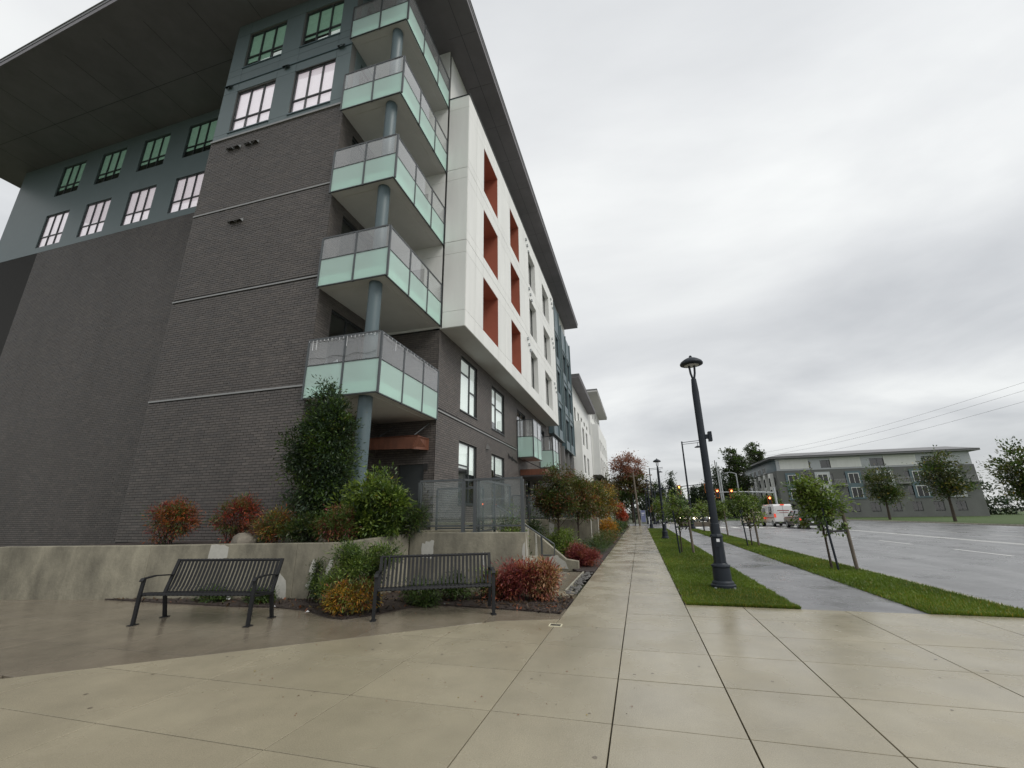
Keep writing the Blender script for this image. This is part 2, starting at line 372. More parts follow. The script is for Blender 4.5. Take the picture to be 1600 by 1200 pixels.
def dup(root, loc, rz=None, label=None, group=None, scale=None):
    if root.name not in KID:
        KID[root.name] = [(c, kids(c)) for c in kids(root)]
    r = root.copy(); col.objects.link(r); r.location = loc
    if rz is not None: r.rotation_euler = (0, 0, rz)
    if scale: r.scale = (scale,)*3
    if label: r['label'] = label
    if group: r['group'] = group
    for c, gs in KID[root.name]:
        c2 = c.copy(); col.objects.link(c2); c2.parent = r
        for g in gs:
            g2 = g.copy(); col.objects.link(g2); g2.parent = c2
    return r

# ------------------------------------------------------------ foliage
def leaves(name, blobs, n, L, W, pal, wts, parent=None, seed=1, clump=0.16, nclump=60, droop=0.2, kind=None, zsplit=None, shell=0.55, upward=0.35):
    """leaf-sized folded faces gathered in clumps through ellipsoid volumes (cx,cy,cz,rx,ry,rz[,weight])"""
    rng = np.random.default_rng(seed)
    B = np.array([list(b)+[1.0]*(7-len(b)) for b in blobs], float)
    w = B[:, 3]*B[:, 4]*B[:, 5]*B[:, 6]; w = w/w.sum()
    bi = rng.choice(len(B), nclump, p=w)
    d = rng.normal(size=(nclump, 3)); d /= np.linalg.norm(d, axis=1)[:, None]
    r = (shell+(1-shell)*rng.random(nclump))[:, None]
    r = np.where(rng.random((nclump, 1)) < 0.25, r*0.6, r)
    cc = B[bi, :3]+d*r*B[bi, 3:6]
    csz = clump*(0.6+0.9*rng.random(nclump))
    ctint = rng.random(nclump)
    ci = rng.integers(0, nclump, n)
    off = rng.normal(size=(n, 3))*csz[ci][:, None]*np.array([1, 1, 0.75])
    P = cc[ci]+off
    outd = d[ci]*0.6+off/(np.linalg.norm(off, axis=1)[:, None]+1e-6)*0.8+rng.normal(size=(n, 3))*0.5
    outd[:, 2] += upward
    ax = outd-np.array([0, 0, 1])*droop; ax /= np.linalg.norm(ax, axis=1)[:, None]
    up = np.array([0, 0, 1.0])+rng.normal(size=(n, 3))*0.45
    sd_ = np.cross(ax, up); sd_ /= np.linalg.norm(sd_, axis=1)[:, None]+1e-6
    nn = np.cross(sd_, ax)
    s = (0.6+0.7*rng.random(n))[:, None]
    a = P-ax*L*0.5*s; b = P+ax*L*0.5*s-nn*L*0.10
    m1 = P+sd_*W*0.5*s-nn*W*0.12; m2 = P-sd_*W*0.5*s-nn*W*0.12
    V = np.stack([a, m1, b, m2], 1).reshape(-1, 3)
    F = np.concatenate([np.array([[0, 1, 2]])+4*np.arange(n)[:, None], np.array([[0, 2, 3]])+4*np.arange(n)[:, None]])
    wts = np.array(wts, float); wts /= wts.sum(); cum = np.cumsum(wts)
    q = np.clip(ctint[ci]*0.75+rng.random(n)*0.25, 0, 0.9999)
    if zsplit:                                    # colour drifts with height in the plant itself (autumn turning from the top)
        z0, z1, amt = zsplit
        h = np.clip((P[:, 2]-z0)/(z1-z0), 0, 1); q = np.clip(q*(1-amt)+h*amt, 0, 0.9999)
    mi = np.searchsorted(cum, q)
    mi = np.concatenate([mi, mi])
    if parent is not None: V = V-np.array(ORG)
    elif ORG.length: V = V-np.array(ORG)
    me = fast_mesh(name, V, F, [M[p] for p in pal], mi)
    o = link(name, me, parent, tuple(ORG) if parent is None else (0, 0, 0), kind)
    return o, cc
def branches(name, base, targets, r0, parent, matl='bark', top=None, seed=0, lim=24):
    rng = random.Random(seed); m = MB(); base = Vector(base)
    top = Vector(top) if top else base+Vector((0, 0, 1))
    mid = base.lerp(top, 0.5)+Vector((rng.uniform(-.03, .03), rng.uniform(-.03, .03), 0))
    m.tube([base-Vector((0, 0, 0.05)), base.lerp(mid, .5), mid, top], [r0*1.25, r0, r0*0.8, r0*0.35], n=9)
    for t in targets[:lim]:
        t = Vector(t); k = rng.uniform(0.25, 0.95); s = base.lerp(top, k)
        if t.z < s.z+0.02: s = base.lerp(top, max(0.1, k-0.3))
        q = s.lerp(t, 0.5)+Vector((0, 0, -0.04*(t-s).length))
        m.tube([s, q, t], [r0*0.35, r0*0.22, r0*0.08], n=5, cap=False)
    return m.build(name, M[matl], parent, smooth=True)
def shrub(label, cat, base, blobs, n, L, W, pal, wts, seed, clump=0.12, nclump=60, stem=0.012, name='shrub', group=None, stalks=14, **kw):
    org(*base)
    t = thing(name, label, cat, base, group=group)
    o, cc = leaves('foliage', blobs, n, L, W, pal, wts, t, seed, clump, nclump, **kw)
    rng = random.Random(seed); m = MB(); b = Vector(base)
    for c in cc[:stalks]:
        c = Vector(c); s = b+Vector((rng.uniform(-.12, .12), rng.uniform(-.12, .12), -0.03))
        m.tube([s, s.lerp(c, .5)+Vector((0, 0, .05)), c], [stem, stem*.8, stem*.4], n=5, cap=False)
    m.build('stem', M['bark'], t)
    org(); return t

# ============================================================ THE SETTING
def clip(poly, a, b, c):            # keep a*x+b*y <= c
    out_ = []
    for i in range(len(poly)):
        p, q = poly[i], poly[(i+1) % len(poly)]
        dp, dq = a*p[0]+b*p[1]-c, a*q[0]+b*q[1]-c
        if dp <= 0: out_.append(p)
        if (dp < 0 < dq) or (dq < 0 < dp):
            t = dp/(dp-dq); out_.append((p[0]+(q[0]-p[0])*t, p[1]+(q[1]-p[1])*t))
    return out_
def area(p): return 0.5*sum(p[i][0]*p[(i+1) % len(p)][1]-p[(i+1) % len(p)][0]*p[i][1] for i in range(len(p)))
def slab_obj(poly, name, m, parent, z1=0.0, th=0.12, ch=0.002):
    if len(poly) < 3 or area(poly) < 0.03: return
    cx = sum(p[0] for p in poly)/len(poly); cy = sum(p[1] for p in poly)/len(poly)
    ins = [(x+(cx-x)*ch/max(.15, math.hypot(cx-x, cy-y)), y+(cy-y)*ch/max(.15, math.hypot(cx-x, cy-y))) for x, y in poly]
    n = len(poly); dz = random.uniform(-0.0012, 0.0012)
    vs = [(x, y, z1-th) for x, y in poly]+[(x, y, z1-ch+dz) for x, y in poly]+[(x, y, z1+dz) for x, y in ins]
    mb = MB(); mb.add(vs, [tuple(range(2*n, 3*n))]+[(i, (i+1) % n, n+(i+1) % n, n+i) for i in range(n)]+[(n+i, n+(i+1) % n, 2*n+(i+1) % n, 2*n+i) for i in range(n)])
    return mb.build(name, m, parent)
random.seed(3)
g = MB().add([(-700, -300, -0.3), (700, -300, -0.3), (700, 1500, -0.3), (-700, 1500, -0.3)], [(0, 1, 2, 3)]).build('ground', M['land'], kind='structure')

YL = [-2.76+0.94*i for i in range(64)]           # cross joints
XS = [-1.3, -0.345, 0.58]
G = 0.0055
def quad(x0, x1, y0, y1, g=G): return [(x0+g, y0+g), (x1-g, y0+g), (x1-g, y1-g), (x0+g, y1-g)]
sw = MB().box(-1.3, 0.58, -3.7, 54.5, -0.2, -0.06).build('sidewalk', M['joint'], kind='structure')
far = MB()
for i in range(len(YL)-1):
    for k in range(2):
        q = quad(XS[k], XS[k+1], YL[i], YL[i+1])
        if YL[i] > 54: continue
        if YL[i+1] < 22: slab_obj(q, 'slab', M['walk'], sw)
        else:
            x0, y0 = q[0]; x1, y1 = q[2]; far.box(x0, x1, y0, y1, -0.09, random.uniform(-0.002, 0.002))
far.build('far_slab', M['walk'], sw, kind='stuff')
# plaza in front, left and right of the sidewalk
pl = MB().box(-14, -1.301, -3.7, 7.7, -0.2, -0.06).box(0.581, 9.0, -3.7, 8.46, -0.2, -0.06).build('plaza', M['joint'], kind='structure')
XL = [-1.3, -2.6, -4.2, -5.8, -7.4, -9.0, -10.6, -12.2, -13.8]
def ln(p, q):                                     # half plane below the line p->q (p left of q)
    a, b = -(q[1]-p[1]), (q[0]-p[0]); return a, b, a*p[0]+b*p[1]
LA = ln((-4.83, 4.53), (-2.15, 6.71)); LB = ln((-2.15, 6.71), (-1.3, 7.0))
for i in range(len(YL)-1):
    if YL[i] > 7.2: break
    for k in range(len(XL)-1):
        q = quad(XL[k+1], XL[k], YL[i], YL[i+1])
        p = clip(clip(q, LA[0], LA[1], LA[2]-G*2), LB[0], LB[1], LB[2]-G)
        slab_obj(p, 'slab', M['slab'], pl)
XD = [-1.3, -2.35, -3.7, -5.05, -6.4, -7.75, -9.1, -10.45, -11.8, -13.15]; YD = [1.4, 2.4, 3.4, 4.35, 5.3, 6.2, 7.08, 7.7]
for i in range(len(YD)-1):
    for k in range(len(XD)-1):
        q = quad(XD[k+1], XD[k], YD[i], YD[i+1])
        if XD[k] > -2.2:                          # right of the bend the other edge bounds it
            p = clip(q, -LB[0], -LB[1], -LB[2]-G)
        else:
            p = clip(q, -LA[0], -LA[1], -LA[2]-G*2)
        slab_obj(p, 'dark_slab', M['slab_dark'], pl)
XR = [0.58, 1.47, 2.9, 4.35, 5.8, 7.25, 8.9]
for i in range(len(YL)-1):
    y0, y1 = YL[i], min(YL[i+1], 8.46)
    if YL[i] > 8.3: break
    for k in range(len(XR)-1):
        slab_obj(quad(XR[k], XR[k+1], y0, y1), 'slab', M['slab'], pl)
# grass strips, path, road
gs = MB().prism([(0.62, 8.5), (2.27, 8.42), (2.27, 45.0), (0.62, 45.0)], -0.2, -0.006).prism([(4.02, 8.5), (5.35, 8.5), (5.35, 38), (4.75, 43), (4.02, 43.8)], -0.2, -0.006).build('verge', M['turf'], kind='structure')
pth = MB().prism([(2.27, 8.47), (4.02, 8.47), (4.02, 43.8), (4.75, 43.2), (4.9, 46), (2.4, 54), (0.62, 54), (0.62, 45.05), (2.27, 45.05)], -0.2, -0.012).build('path', M['path'], kind='structure')
MB().box(0.60, 0.62, 8.47, 45, -0.2, -0.002).build('edging_strip', M['concrete_cap'], kind='structure')
rd = MB().prism([(5.5, -60), (32, -60), (32, 400), (3.2, 400), (3.2, 70), (-200, 70), (-200, 56), (2.6, 56), (5.4, 44)], -0.25, -0.13).build('road', M['asphalt'], kind='structure')
MB().prism([(5.35, 8.5), (5.5, 8.5), (5.5, 38), (4.9, 43.6), (4.75, 43), (5.35, 38)], -0.2, 0.004).build('kerb', M['concrete_cap'], kind='structure')
MB().box(32, 32.2, -60, 400, -0.25, 0.0).build('kerb', M['concrete_cap'], kind='structure')
MB().box(32.2, 120, -60, 400, -0.25, -0.02).build('far_lawn', M['turf'], kind='structure')
for x in (12.2, 20.6):
    for k in range(26):
        MB().box(x, x+0.12, 8+k*6, 11+k*6, -0.128, -0.124).build('lane_dash', M['mark'], rd)
MB().box(16.3, 16.45, -20, 55, -0.128, -0.124).box(16.6, 16.75, -20, 55, -0.128, -0.124).build('centre_line', M['mark'], rd)
for k in range(9): MB().box(5.6+k*1.15, 6.2+k*1.15, 50, 53.2, -0.128, -0.124).build('crosswalk_bar', M['mark'], rd)
# grass blades
def blades(name, polyfn, n, seed, h=0.045, parent=None):
    rng = np.random.default_rng(seed); P = polyfn(rng, n); n = len(P)
    yaw = rng.random(n)*6.283; lean = rng.normal(size=(n, 2))*0.35
    hh = h*(0.5+rng.random(n)); w = 0.0035+0.0035*rng.random(n)+P[:, 1]*0.0004
    dx, dy = np.cos(yaw)*w, np.sin(yaw)*w; z = np.full(n, -0.007)
    a = np.stack([P[:, 0]-dx, P[:, 1]-dy, z], 1); b = np.stack([P[:, 0]+dx, P[:, 1]+dy, z], 1)
    c = np.stack([P[:, 0]+lean[:, 0]*hh, P[:, 1]+lean[:, 1]*hh, z+hh], 1)
    V = np.stack([a, b, c], 1).reshape(-1, 3); F = np.arange(3*n).reshape(-1, 3)
    pn = np.sin(P[:, 0]*3.1)+np.sin(P[:, 1]*1.7+P[:, 0])+rng.normal(size=n)*0.8
    mi = np.digitize(pn, [-0.6, 0.8]); mi = np.where(rng.random(n) < 0.05+0.04*np.sin(P[:, 1]*.9), 3, mi)
    me = fast_mesh(name, V, F, [M['blade3'], M['blade1'], M['blade2'], M['yellow']], mi)
    return link(name, me, parent, kind='stuff')
def strip1(rng, n):
    y = 8.46+36.5*rng.random(n)**2.0; x = 0.6+1.69*rng.random(n)+0.012*np.sin(y*9); return np.stack([x, y], 1)
def strip2(rng, n):
    y = 8.46+35*rng.random(n)**1.6; x = 4.0+1.37*rng.random(n); x = np.where(y > 38, 4.0+(x-4.0)*0.6, x); return np.stack([x, y], 1)
tag(blades('lawn_grass', strip1, 190000, 5), 'short green grass between the concrete sidewalk and the asphalt path', 'grass')
tag(blades('lawn_grass', strip2, 90000, 6, h=0.05), 'short green grass between the asphalt path and the road kerb', 'grass')

# planting soil
SOILB = [(-13, 6.75), (-7.28, 6.68), (-6.26, 6.78), (-5.5, 6.67), (-4.85, 6.33), (-4.5, 6.25), (-4.25, 6.55), (-3.95, 7.2), (-3.62, 7.57), (-2.85, 7.5), (-1.94, 7.42), (-1.34, 7.33)]
def soil_sheet():
    m = MB()
    m.prism([(-3.3, 9.045), (-2.26, 9.045), (-2.26, 8.5), (-1.78, 8.5), (-1.78, 8.6), (-3.02, 8.62), (-3.02, 12.3), (-3.3, 12.3)][:0] or [(-3.29, 9.045), (-2.62, 9.045), (-2.62, 11.07), (-3.29, 11.07)], -0.1, 0.35)
    P = SOILB+[(-1.31, 8.55), (-4.9, 8.75), (-5.4, 7.95), (-13, 7.1)]
    m.prism(P, -0.1, 0.022)
    m.prism([(-1.75, 12.35), (-1.31, 12.3), (-1.31, 54.4), (-6.4, 54.4), (-6.4, 13.1), (-2.05, 13.1)], -0.1, 0.03)
    return m.build('planting_bed', M['soil'], kind='structure')
soil_sheet()
MB().box(-13, -8.66, 7.2, 9.44, -0.1, 0.93).box(-8.66, -5.2, 8.0, 9.44, -0.1, 0.93).build('raised_bed', M['soil'], kind='structure')
MB().box(-13, -5.3, 7.1, 7.2, -0.1, 0.0).build('planter_footing', M['soil'], kind='structure')
rng = np.random.default_rng(8)
def chips():
    n = 5200; P = np.stack([-1.33-12*rng.random(n)**1.5, 6.2+2.6*rng.random(n)], 1)
    yb = np.interp(P[:, 0], [p[0] for p in SOILB], [p[1] for p in SOILB]); P = P[P[:, 1] > yb-0.03]
    n = len(P); a = rng.random(n)*6.283; l = 0.012+0.03*rng.random(n); w = 0.006+0.01*rng.random(n)
    ca, sa = np.cos(a), np.sin(a); z = 0.026+0.02*rng.random(n); tz = rng.normal(size=n)*0.012
    V = np.stack([np.stack([P[:, 0]+ca*l*i-sa*w*j, P[:, 1]+sa*l*i+ca*w*j, z+tz*i], 1) for i, j in ((-1, -1), (1, -1), (1, 1), (-1, 1))], 1).reshape(-1, 3)
    F = np.arange(4*n).reshape(-1, 4)
    me = fast_mesh('mulch_chips', V, F, [M['soil'], M['brown'], M['bark'], M['rust']], rng.choice(4, n, p=[.4, .3, .22, .08]))
    return link('mulch_chips', me, None, kind='stuff')
tag(chips(), 'dark bark mulch scattered on the soil under the shrubs behind the benches', 'mulch')

# ------------------------------------------------------------ concrete planter and patio walls
W1 = thing('planter_wall', 'long pale concrete planter wall behind the two benches, bending towards the patio', 'wall', (-5.4, 7.7, 0))
org(-5.4, 7.7, 0)
def wallseg(pts, th, z0, zs, name, parent, m='concrete'):
    """wall along polyline pts with its front on the line and thickness th behind it (+y side)"""
    mb = MB()
    for i in range(len(pts)-1):
        p, q = Vector((*pts[i], 0)), Vector((*pts[i+1], 0)); d = (q-p).normalized(); nrm = Vector((-d.y, d.x, 0))*th
        a, b, c, e2 = p, q, q+nrm, p+nrm
        mb.prism([(a.x, a.y), (b.x, b.y), (c.x, c.y), (e2.x, e2.y)], z0, [zs[i], zs[i+1], zs[i+1], zs[i]])
    return mb.build(name, M[m], parent, bevel=0.012)
curve = [(-13.0, 6.19), (-9.6, 6.86), (-8.06, 7.165), (-6.55, 7.45), (-5.75, 7.62), (-5.47, 7.72)]
cz = [1.0, 1.0, 1.01, 1.015, 1.02, 1.04]
wallseg(curve, 0.22, -0.1, cz, 'wall_face', W1)
wallseg([(-5.468, 7.725), (-5.16, 8.2), (-4.84, 8.79)], 0.22, -0.1, [1.04, 1.09, 1.13], 'wall_face', W1)
def patch(parent, p0, u, n, poly, name='sealant_patch'):
    """ragged whitish patch, a thin skin on a wall; poly in (along, z)"""
    p0 = Vector(p0); u = Vector(u).normalized(); n = Vector(n).normalized()
    rr = random.Random(int(p0.x*1000)); pts = []
    for i in range(len(poly)):
        a, b = poly[i], poly[(i+1) % len(poly)]
        for k in range(3):
            t = k/3; s = a[0]+(b[0]-a[0])*t; z = a[1]+(b[1]-a[1])*t
            if k: s += rr.uniform(-.012, .012); z += rr.uniform(-.012, .012)
            pts.append(p0+u*s+Vector((0, 0, z))+n*0.003)
    return MB().extr([tuple(p) for p in pts][::-1], tuple(n*0.003)).build(name, M['patch'], parent)
ua = (0.979, 0.2, 0); na = (0.2, -0.979, 0)
def onwallA(x, z=0): return (x, 7.45+(x+6.55)*(7.45-7.165)/1.51, z)
patch(W1, onwallA(-6.3), ua, na, [(0.0, .25), (.07, .2), (.17, .3), (.19, .55), (.14, .72), (.09, .68), (.05, .5), (.09, .38)])
patch(W1, onwallA(-8.35), ua, na, [(0.0, .72), (.3, .74), (.46, .76), (.45, .93), (.3, 1.0), (.02, 1.0)])
patch(W1, onwallA(-6.95), ua, na, [(0.0, .02), (.3, .02), (.26, .34), (.1, .5), (.03, .3)])
patch(W1, onwallA(-5.95), ua, na, [(0.0, .42), (.12, .44), (.16, .7), (.1, .74), (.06, .6)])
rr = random.Random(4)
org()
W2 = thing('patio_wall', 'pale concrete wall below the glass railed corner patio, beside the stairs', 'wall', (-4.8, 8.8, 0))
org(-4.8, 8.8, 0)
MB().box(-4.835, -2.25, 8.8, 9.04, -0.1, 1.15).build('wall_face', M['concrete'], W2, bevel=0.012)
MB().box(-6.37, -3.3, 9.05, 11.07, -0.1, 1.03).build('patio_floor', M['concrete_cap'], W2)
un, nn_ = (1, 0, 0), (0, -1, 0)
patch(W2, (-4.55, 8.8, 0), un, nn_, [(0, .64), (.12, .66), (.22, .62), (.28, .66), (.30, .98), (.22, 1.0), (.19, .96), (.12, .98), (.08, .92), (.02, .94)])
patch(W2, (-3.17, 8.8, 0), un, nn_, [(0, .2), (.1, .22), (.1, .42), (.06, .5), (.035, .78), (.02, .78), (-.02, .4)])
patch(W2, (-2.5, 8.8, 0), un, nn_, [(0, .0), (.24, .0), (.24, .98), (.19, .9), (.17, .6), (.10, .5), (.07, .3)])
patch(W2, (-2.25, 8.8, 0), (0, 1, 0), (1, 0, 0), [(0.02, .0), (.1, .0), (.12, .8), (.03, 1.1)])
org()
# stairs and the wall on their far side
ST = thing('stairs', 'pale concrete stairs climbing from the sidewalk entry slab to the patio doors', 'stairs', (-2.4, 12, 0))
org(-2.4, 12, 0)
for k in range(6):
    MB().box(-2.62-0.30*k, -6.3, 11.25, 12.84, 0.18*k-0.05, 0.18*(k+1)-0.003).build('step', M['concrete_cap'], ST, bevel=0.008)
m = MB(); m.extr([(-2.5, 11.08, -0.05), (-2.5, 11.08, 0.05), (-3.75, 11.08, 1.12), (-6.3, 11.08, 1.12), (-6.3, 11.08, -0.05)][::-1], (0, 0.16, 0)); m.build('side_wall', M['concrete'], ST)
m = MB(); m.extr([(-1.78, 12.85, -0.05), (-1.78, 12.85, 0.22), (-2.12, 12.85, 0.27), (-3.35, 12.85, 1.26), (-6.36, 12.85, 1.3), (-6.36, 12.85, -0.05)][::-1], (0, 0.2, 0)); m.build('side_wall', M['concrete'], ST, bevel=0.01)
patch(ST, (-3.02, 12.85, 0), un, nn_, [(0, .1), (.08, .1), (.07, .9), (.03, 1.0)])
patch(ST, (-3.3, 12.85, 0), un, nn_, [(0, .0), (.1, .0), (.12, 1.1), (.02, 1.15)])
patch(ST, (-2.62, 12.85, 0), un, nn_, [(0, .02), (.55, .02), (.48, .2), (.32, .3), (.25, .38), (.1, .36), (.02, .3)])
hr = MB()
hp = [(-4.12, 12.3, 1.30), (-4.12, 12.3, 1.74), (-4.0, 12.3, 1.755), (-2.34, 12.3, 0.70), (-2.34, 12.3, 0.42), (-2.69, 12.3, 0.42)]
hr.tube([hp[1], hp[2], hp[3]], 0.024, n=8).tube([hp[3], hp[4], hp[5]], 0.02, n=8)
hr.bar((-2.69, 12.3, 0.0), (-2.69, 12.3, 0.93), 0.045).bar((-4.12, 12.3, 1.0), (-4.12, 12.3, 1.75), 0.045)
org()
org(-2.69, 12.3, 0); o = hr.build('stair_handrail', M['rail']); tag(o, 'dark grey metal handrail sloping down the concrete entry stairs', 'handrail'); org()
# entry slab
es = MB().box(-3.0, -1.72, 8.62, 12.3, -0.15, -0.01).build('entry_path', M['joint'], kind='structure')
for y0, y1 in ((8.62, 9.33), (9.37, 10.8), (10.84, 12.3)):
    slab_obj(quad(-2.98 if y0 < 9.3 else -2.6, -1.36 if y0 < 9 else -1.62, y0, y1), 'slab', M['slab_dark'] if y0 > 9 else M['slab'], es, z1=0.012)
MB().box(-1.60, -1.565, 9.34, 12.3, -0.1, 0.03).build('edging_strip', M['concrete_cap'], kind='structure')
pm = MB(); rr = random.Random(2)
for i in range(150):
    x, y = rr.uniform(-1.555, -1.34), rr.uniform(9.0, 12.25); s = rr.uniform(.02, .045)
    pm.lathe([(0.001, -s*.4), (s*.8, -s*.2), (s, 0.0), (s*.75, s*.4), (0.001, s*.55)], (x, y, 0.012), n=6)
tag(pm.build('river_pebbles', M['pebble'], smooth=True, kind='stuff'), 'strip of dark river pebbles between entry slab and sidewalk', 'pebbles')

# further patio walls down the street
def far_wall(i, Y, X0, X1, zt, label, ret=True):
    org(X1, Y, 0)
    t = thing('patio_wall', label, 'wall', (X1, Y, 0), group='concrete patio walls down the street')
    MB().box(X0, X1, Y, Y+0.22, -0.1, zt).build('wall_face', M['concrete'], t, bevel=0.012)
    MB().box(X1-0.02, X1+0.012, Y+0.015, Y+0.2, 0, zt-0.03).build('end_face', M['patch'], t)
    if ret: MB().box(X0-0.2, X0, Y-2.6, Y+0.22, -0.1, zt).build('return_wall', M['concrete'], t, bevel=0.012)
    patch(t, (X0+0.8, Y, 0), un, nn_, [(0, .3), (.1, .25), (.12, 1.0), (0, 1.05)])
    patch(t, (X0+1.25, Y, 0), un, nn_, [(0, .5), (.3, .45), (.28, 1.0), (.05, 1.1)])
    org()
far_wall(0, 21.6, -5.6, -2.3, 1.23, 'concrete wall end behind the green viburnum, nearest of the street patio walls')
far_wall(1, 25.4, -5.6, -2.3, 1.27, 'second concrete wall end past the viburnum, before the orange shrub')
far_wall(2, 31.0, -5.6, -2.3, 1.1, 'third concrete wall end down the street, beside the yellow orange shrub')
far_wall(3, 38.0, -5.6, -2.3, 1.1, 'farthest concrete patio wall end, beyond the yellow orange shrub', ret=False)
o = MB().box(-6.37, -4.9, 13.3, 18.5, -0.1, 1.12).box(-4.9, -4.72, 13.1, 18.5, -0.1, 1.3).build('terrace_block', M['concrete']); tag(o, 'long low concrete terrace edge behind the young autumn trees', 'wall')

# ------------------------------------------------------------ terrace railings
def glass_rail(name, label, pts, ztop, zbot, posts=None, group=None, clearm='clear2', pw=0.05, zb=None):
    base = (pts[0][0], pts[0][1], zbot); org(*base)
    t = thing(name, label, 'railing', base, group=group)
    for i in range(len(pts)-1):
        p, q = Vector((*pts[i], 0)), Vector((*pts[i+1], 0)); d = (q-p); L = d.length; d.normalize()
        MB().bar(p+Vector((0, 0, ztop)), q+Vector((0, 0, ztop)), 0.055, 0.045).build('top_rail', M['rail'], t)
        MB().bar(p+Vector((0, 0, zbot+0.13)), q+Vector((0, 0, zbot+0.13)), 0.03, 0.035).build('bottom_rail', M['rail'], t)
        if L > 0.4:
            a, b = p+d*0.05, q-d*0.05
            MB().bar(a+Vector((0, 0, (zbot+0.16+ztop-0.03)/2)), b+Vector((0, 0, (zbot+0.16+ztop-0.03)/2)), 0.010, ztop-0.03-zbot-0.16).build('glass_panel', M[clearm], t)
    for x, y in (posts or pts):
        MB().box(x-pw/2, x+pw/2, y-pw/2, y+pw/2, zbot, ztop-0.024).box(x-0.06, x+0.06, y-0.06, y+0.06, zbot, zbot+0.012).build('post', M['rail'], t)
    org(); return t
glass_rail('patio_railing', 'grey framed glass railing on top of the corner patio wall', [(-4.7, 8.92), (-3.65, 8.92), (-3.42, 9.12), (-3.40, 8.95), (-2.33, 8.92)], 2.24, 1.15, posts=[(-4.7, 8.92), (-3.65, 8.92), (-3.40, 8.97), (-2.33, 8.92)], pw=0.065)
glass_rail('stair_side_railing', 'grey framed glass railing running back from the patio wall to the stairs', [(-3.40, 9.2), (-3.40, 10.3), (-3.38, 11.6)], 2.26, 1.03)
glass_rail('inner_patio_railing', 'low dark framed glass divider in front of the brick corner', [(-5.34, 11.15), (-4.0, 11.15)], 2.2, 1.03)
glass_rail('terrace_railing', 'thin grey railing behind the tree, before the second entrance', [(-4.9, 17.1), (-4.2, 17.1), (-3.4, 17.1)], 2.22, 1.2)
for i, (y, lb) in enumerate([(22.0, 'thin metal railing over the first street patio wall'), (25.8, 'thin metal railing over the second street patio wall'), (31.3, 'thin metal railing over the third street patio wall')]):
    glass_rail('terrace_railing', lb, [(-5.4, y), (-4.2, y), (-2.9, y)], 2.2, 1.2)

# ============================================================ MAIN BUILDING
XF, XW, YE, YN, XN, XB = -6.38, -5.38, 9.45, 13.0, -8.65, -6.33
BX, BY = XF, YN
ZR = 21.8
bld = thing('apartment_building', 'six storey apartment building of grey brick, blue grey and white panels with glass corner balconies', 'building', (BX, BY, 0))
org(BX, BY, 0)
def rects(u0, u1, z0, z1, ops):
    us = sorted({u0, u1, *[a for o_ in ops for a in (max(u0, o_[0]), min(u1, o_[1]))]})
    zs = sorted({z0, z1, *[a for o_ in ops for a in (max(z0, o_[2]), min(z1, o_[3]))]})
    r = []
    for i in range(len(us)-1):
        for j in range(len(zs)-1):
            cu, cz_ = (us[i]+us[i+1])/2, (zs[j]+zs[j+1])/2
            if not any(a < cu < b and c < cz_ < d for a, b, c, d in ops): r.append((us[i], us[i+1], zs[j], zs[j+1]))
    return r
def wall(axis, pos, inward, u0, u1, z0, z1, ops, name, m, th=0.25, parent=None):
    """axis 'x': wall on plane x=pos running in y; 'y': on plane y=pos running in x. inward = +-1 thickness direction"""
    mb = MB()
    for a, b, c, d in rects(u0, u1, z0, z1, ops):
        if axis == 'x': mb.box(pos, pos+inward*th, a, b, c, d)
        else: mb.box(a, b, pos, pos+inward*th, c, d)
    return mb.build(name, m, parent or bld)
BL, BH, MJ, PR = 0.232, 0.0645, 0.013, 0.011
def brick_rows(u0, u1, z0, z1, ops):
    R_ = []; rng_ = random.Random(int(u0*100+z0*10)); n = int((z1-z0)/(BH+MJ)); 
    for k in range(n+1):
        za = z0+k*(BH+MJ); zb = min(za+BH, z1)
        if zb-za < 0.02: continue
        zm = (za+zb)/2; cuts = [(o_[0], o_[1]) for o_ in ops if o_[2]-0.02 < zm < o_[3]+0.02]
        free = [(u0, u1)]
        for a, b in cuts:
            nf = []
            for p, q in free:
                if b <= p or a >= q: nf.append((p, q)); continue
                if a > p: nf.append((p, a))
                if b < q: nf.append((b, q))
            free = nf
        off = (k % 2)*0.5*(BL+MJ)
        for p, q in free:
            s = u0-off+math.floor((p-u0+off)/(BL+MJ))*(BL+MJ)
            while s < q:
                a, b = max(s, p), min(s+BL, q)
                if b-a > 0.03: R_.append((a, b, za, zb))
                s += BL+MJ
    return R_
def brick_mesh(axis, pos, outward, rows, name, parent, seed=0):
    R_ = np.array(rows); n = len(R_); rng_ = np.random.default_rng(seed)
    d = PR*(0.75+0.5*rng_.random(n))*outward
    a, b, c, e_ = R_.T
    o0 = np.full(n, pos-0.004*outward); o1 = pos+d
    def pt(u, w, z): return np.stack([w, u, z], 1) if axis == 'x' else np.stack([u, w, z], 1)
    V = np.stack([pt(a, o0, c), pt(b, o0, c), pt(b, o0, e_), pt(a, o0, e_), pt(a, o1, c), pt(b, o1, c), pt(b, o1, e_), pt(a, o1, e_)], 1).reshape(-1, 3)
    T = np.array([[4, 5, 6, 7], [0, 1, 5, 4], [1, 2, 6, 5], [2, 3, 7, 6], [3, 0, 4, 7]])
    if (axis == 'x') == (outward < 0): pass
    F = (T[None]+8*np.arange(n)[:, None, None]).reshape(-1, 4)
    mi = np.repeat(rng_.choice(3, n, p=[.5, .3, .2]), 5)
    me = fast_mesh(name, V-np.array(ORG), F, [M['brick1'], M['brick2'], M['brick3']], mi)
    return link(name, me, parent, kind='stuff')
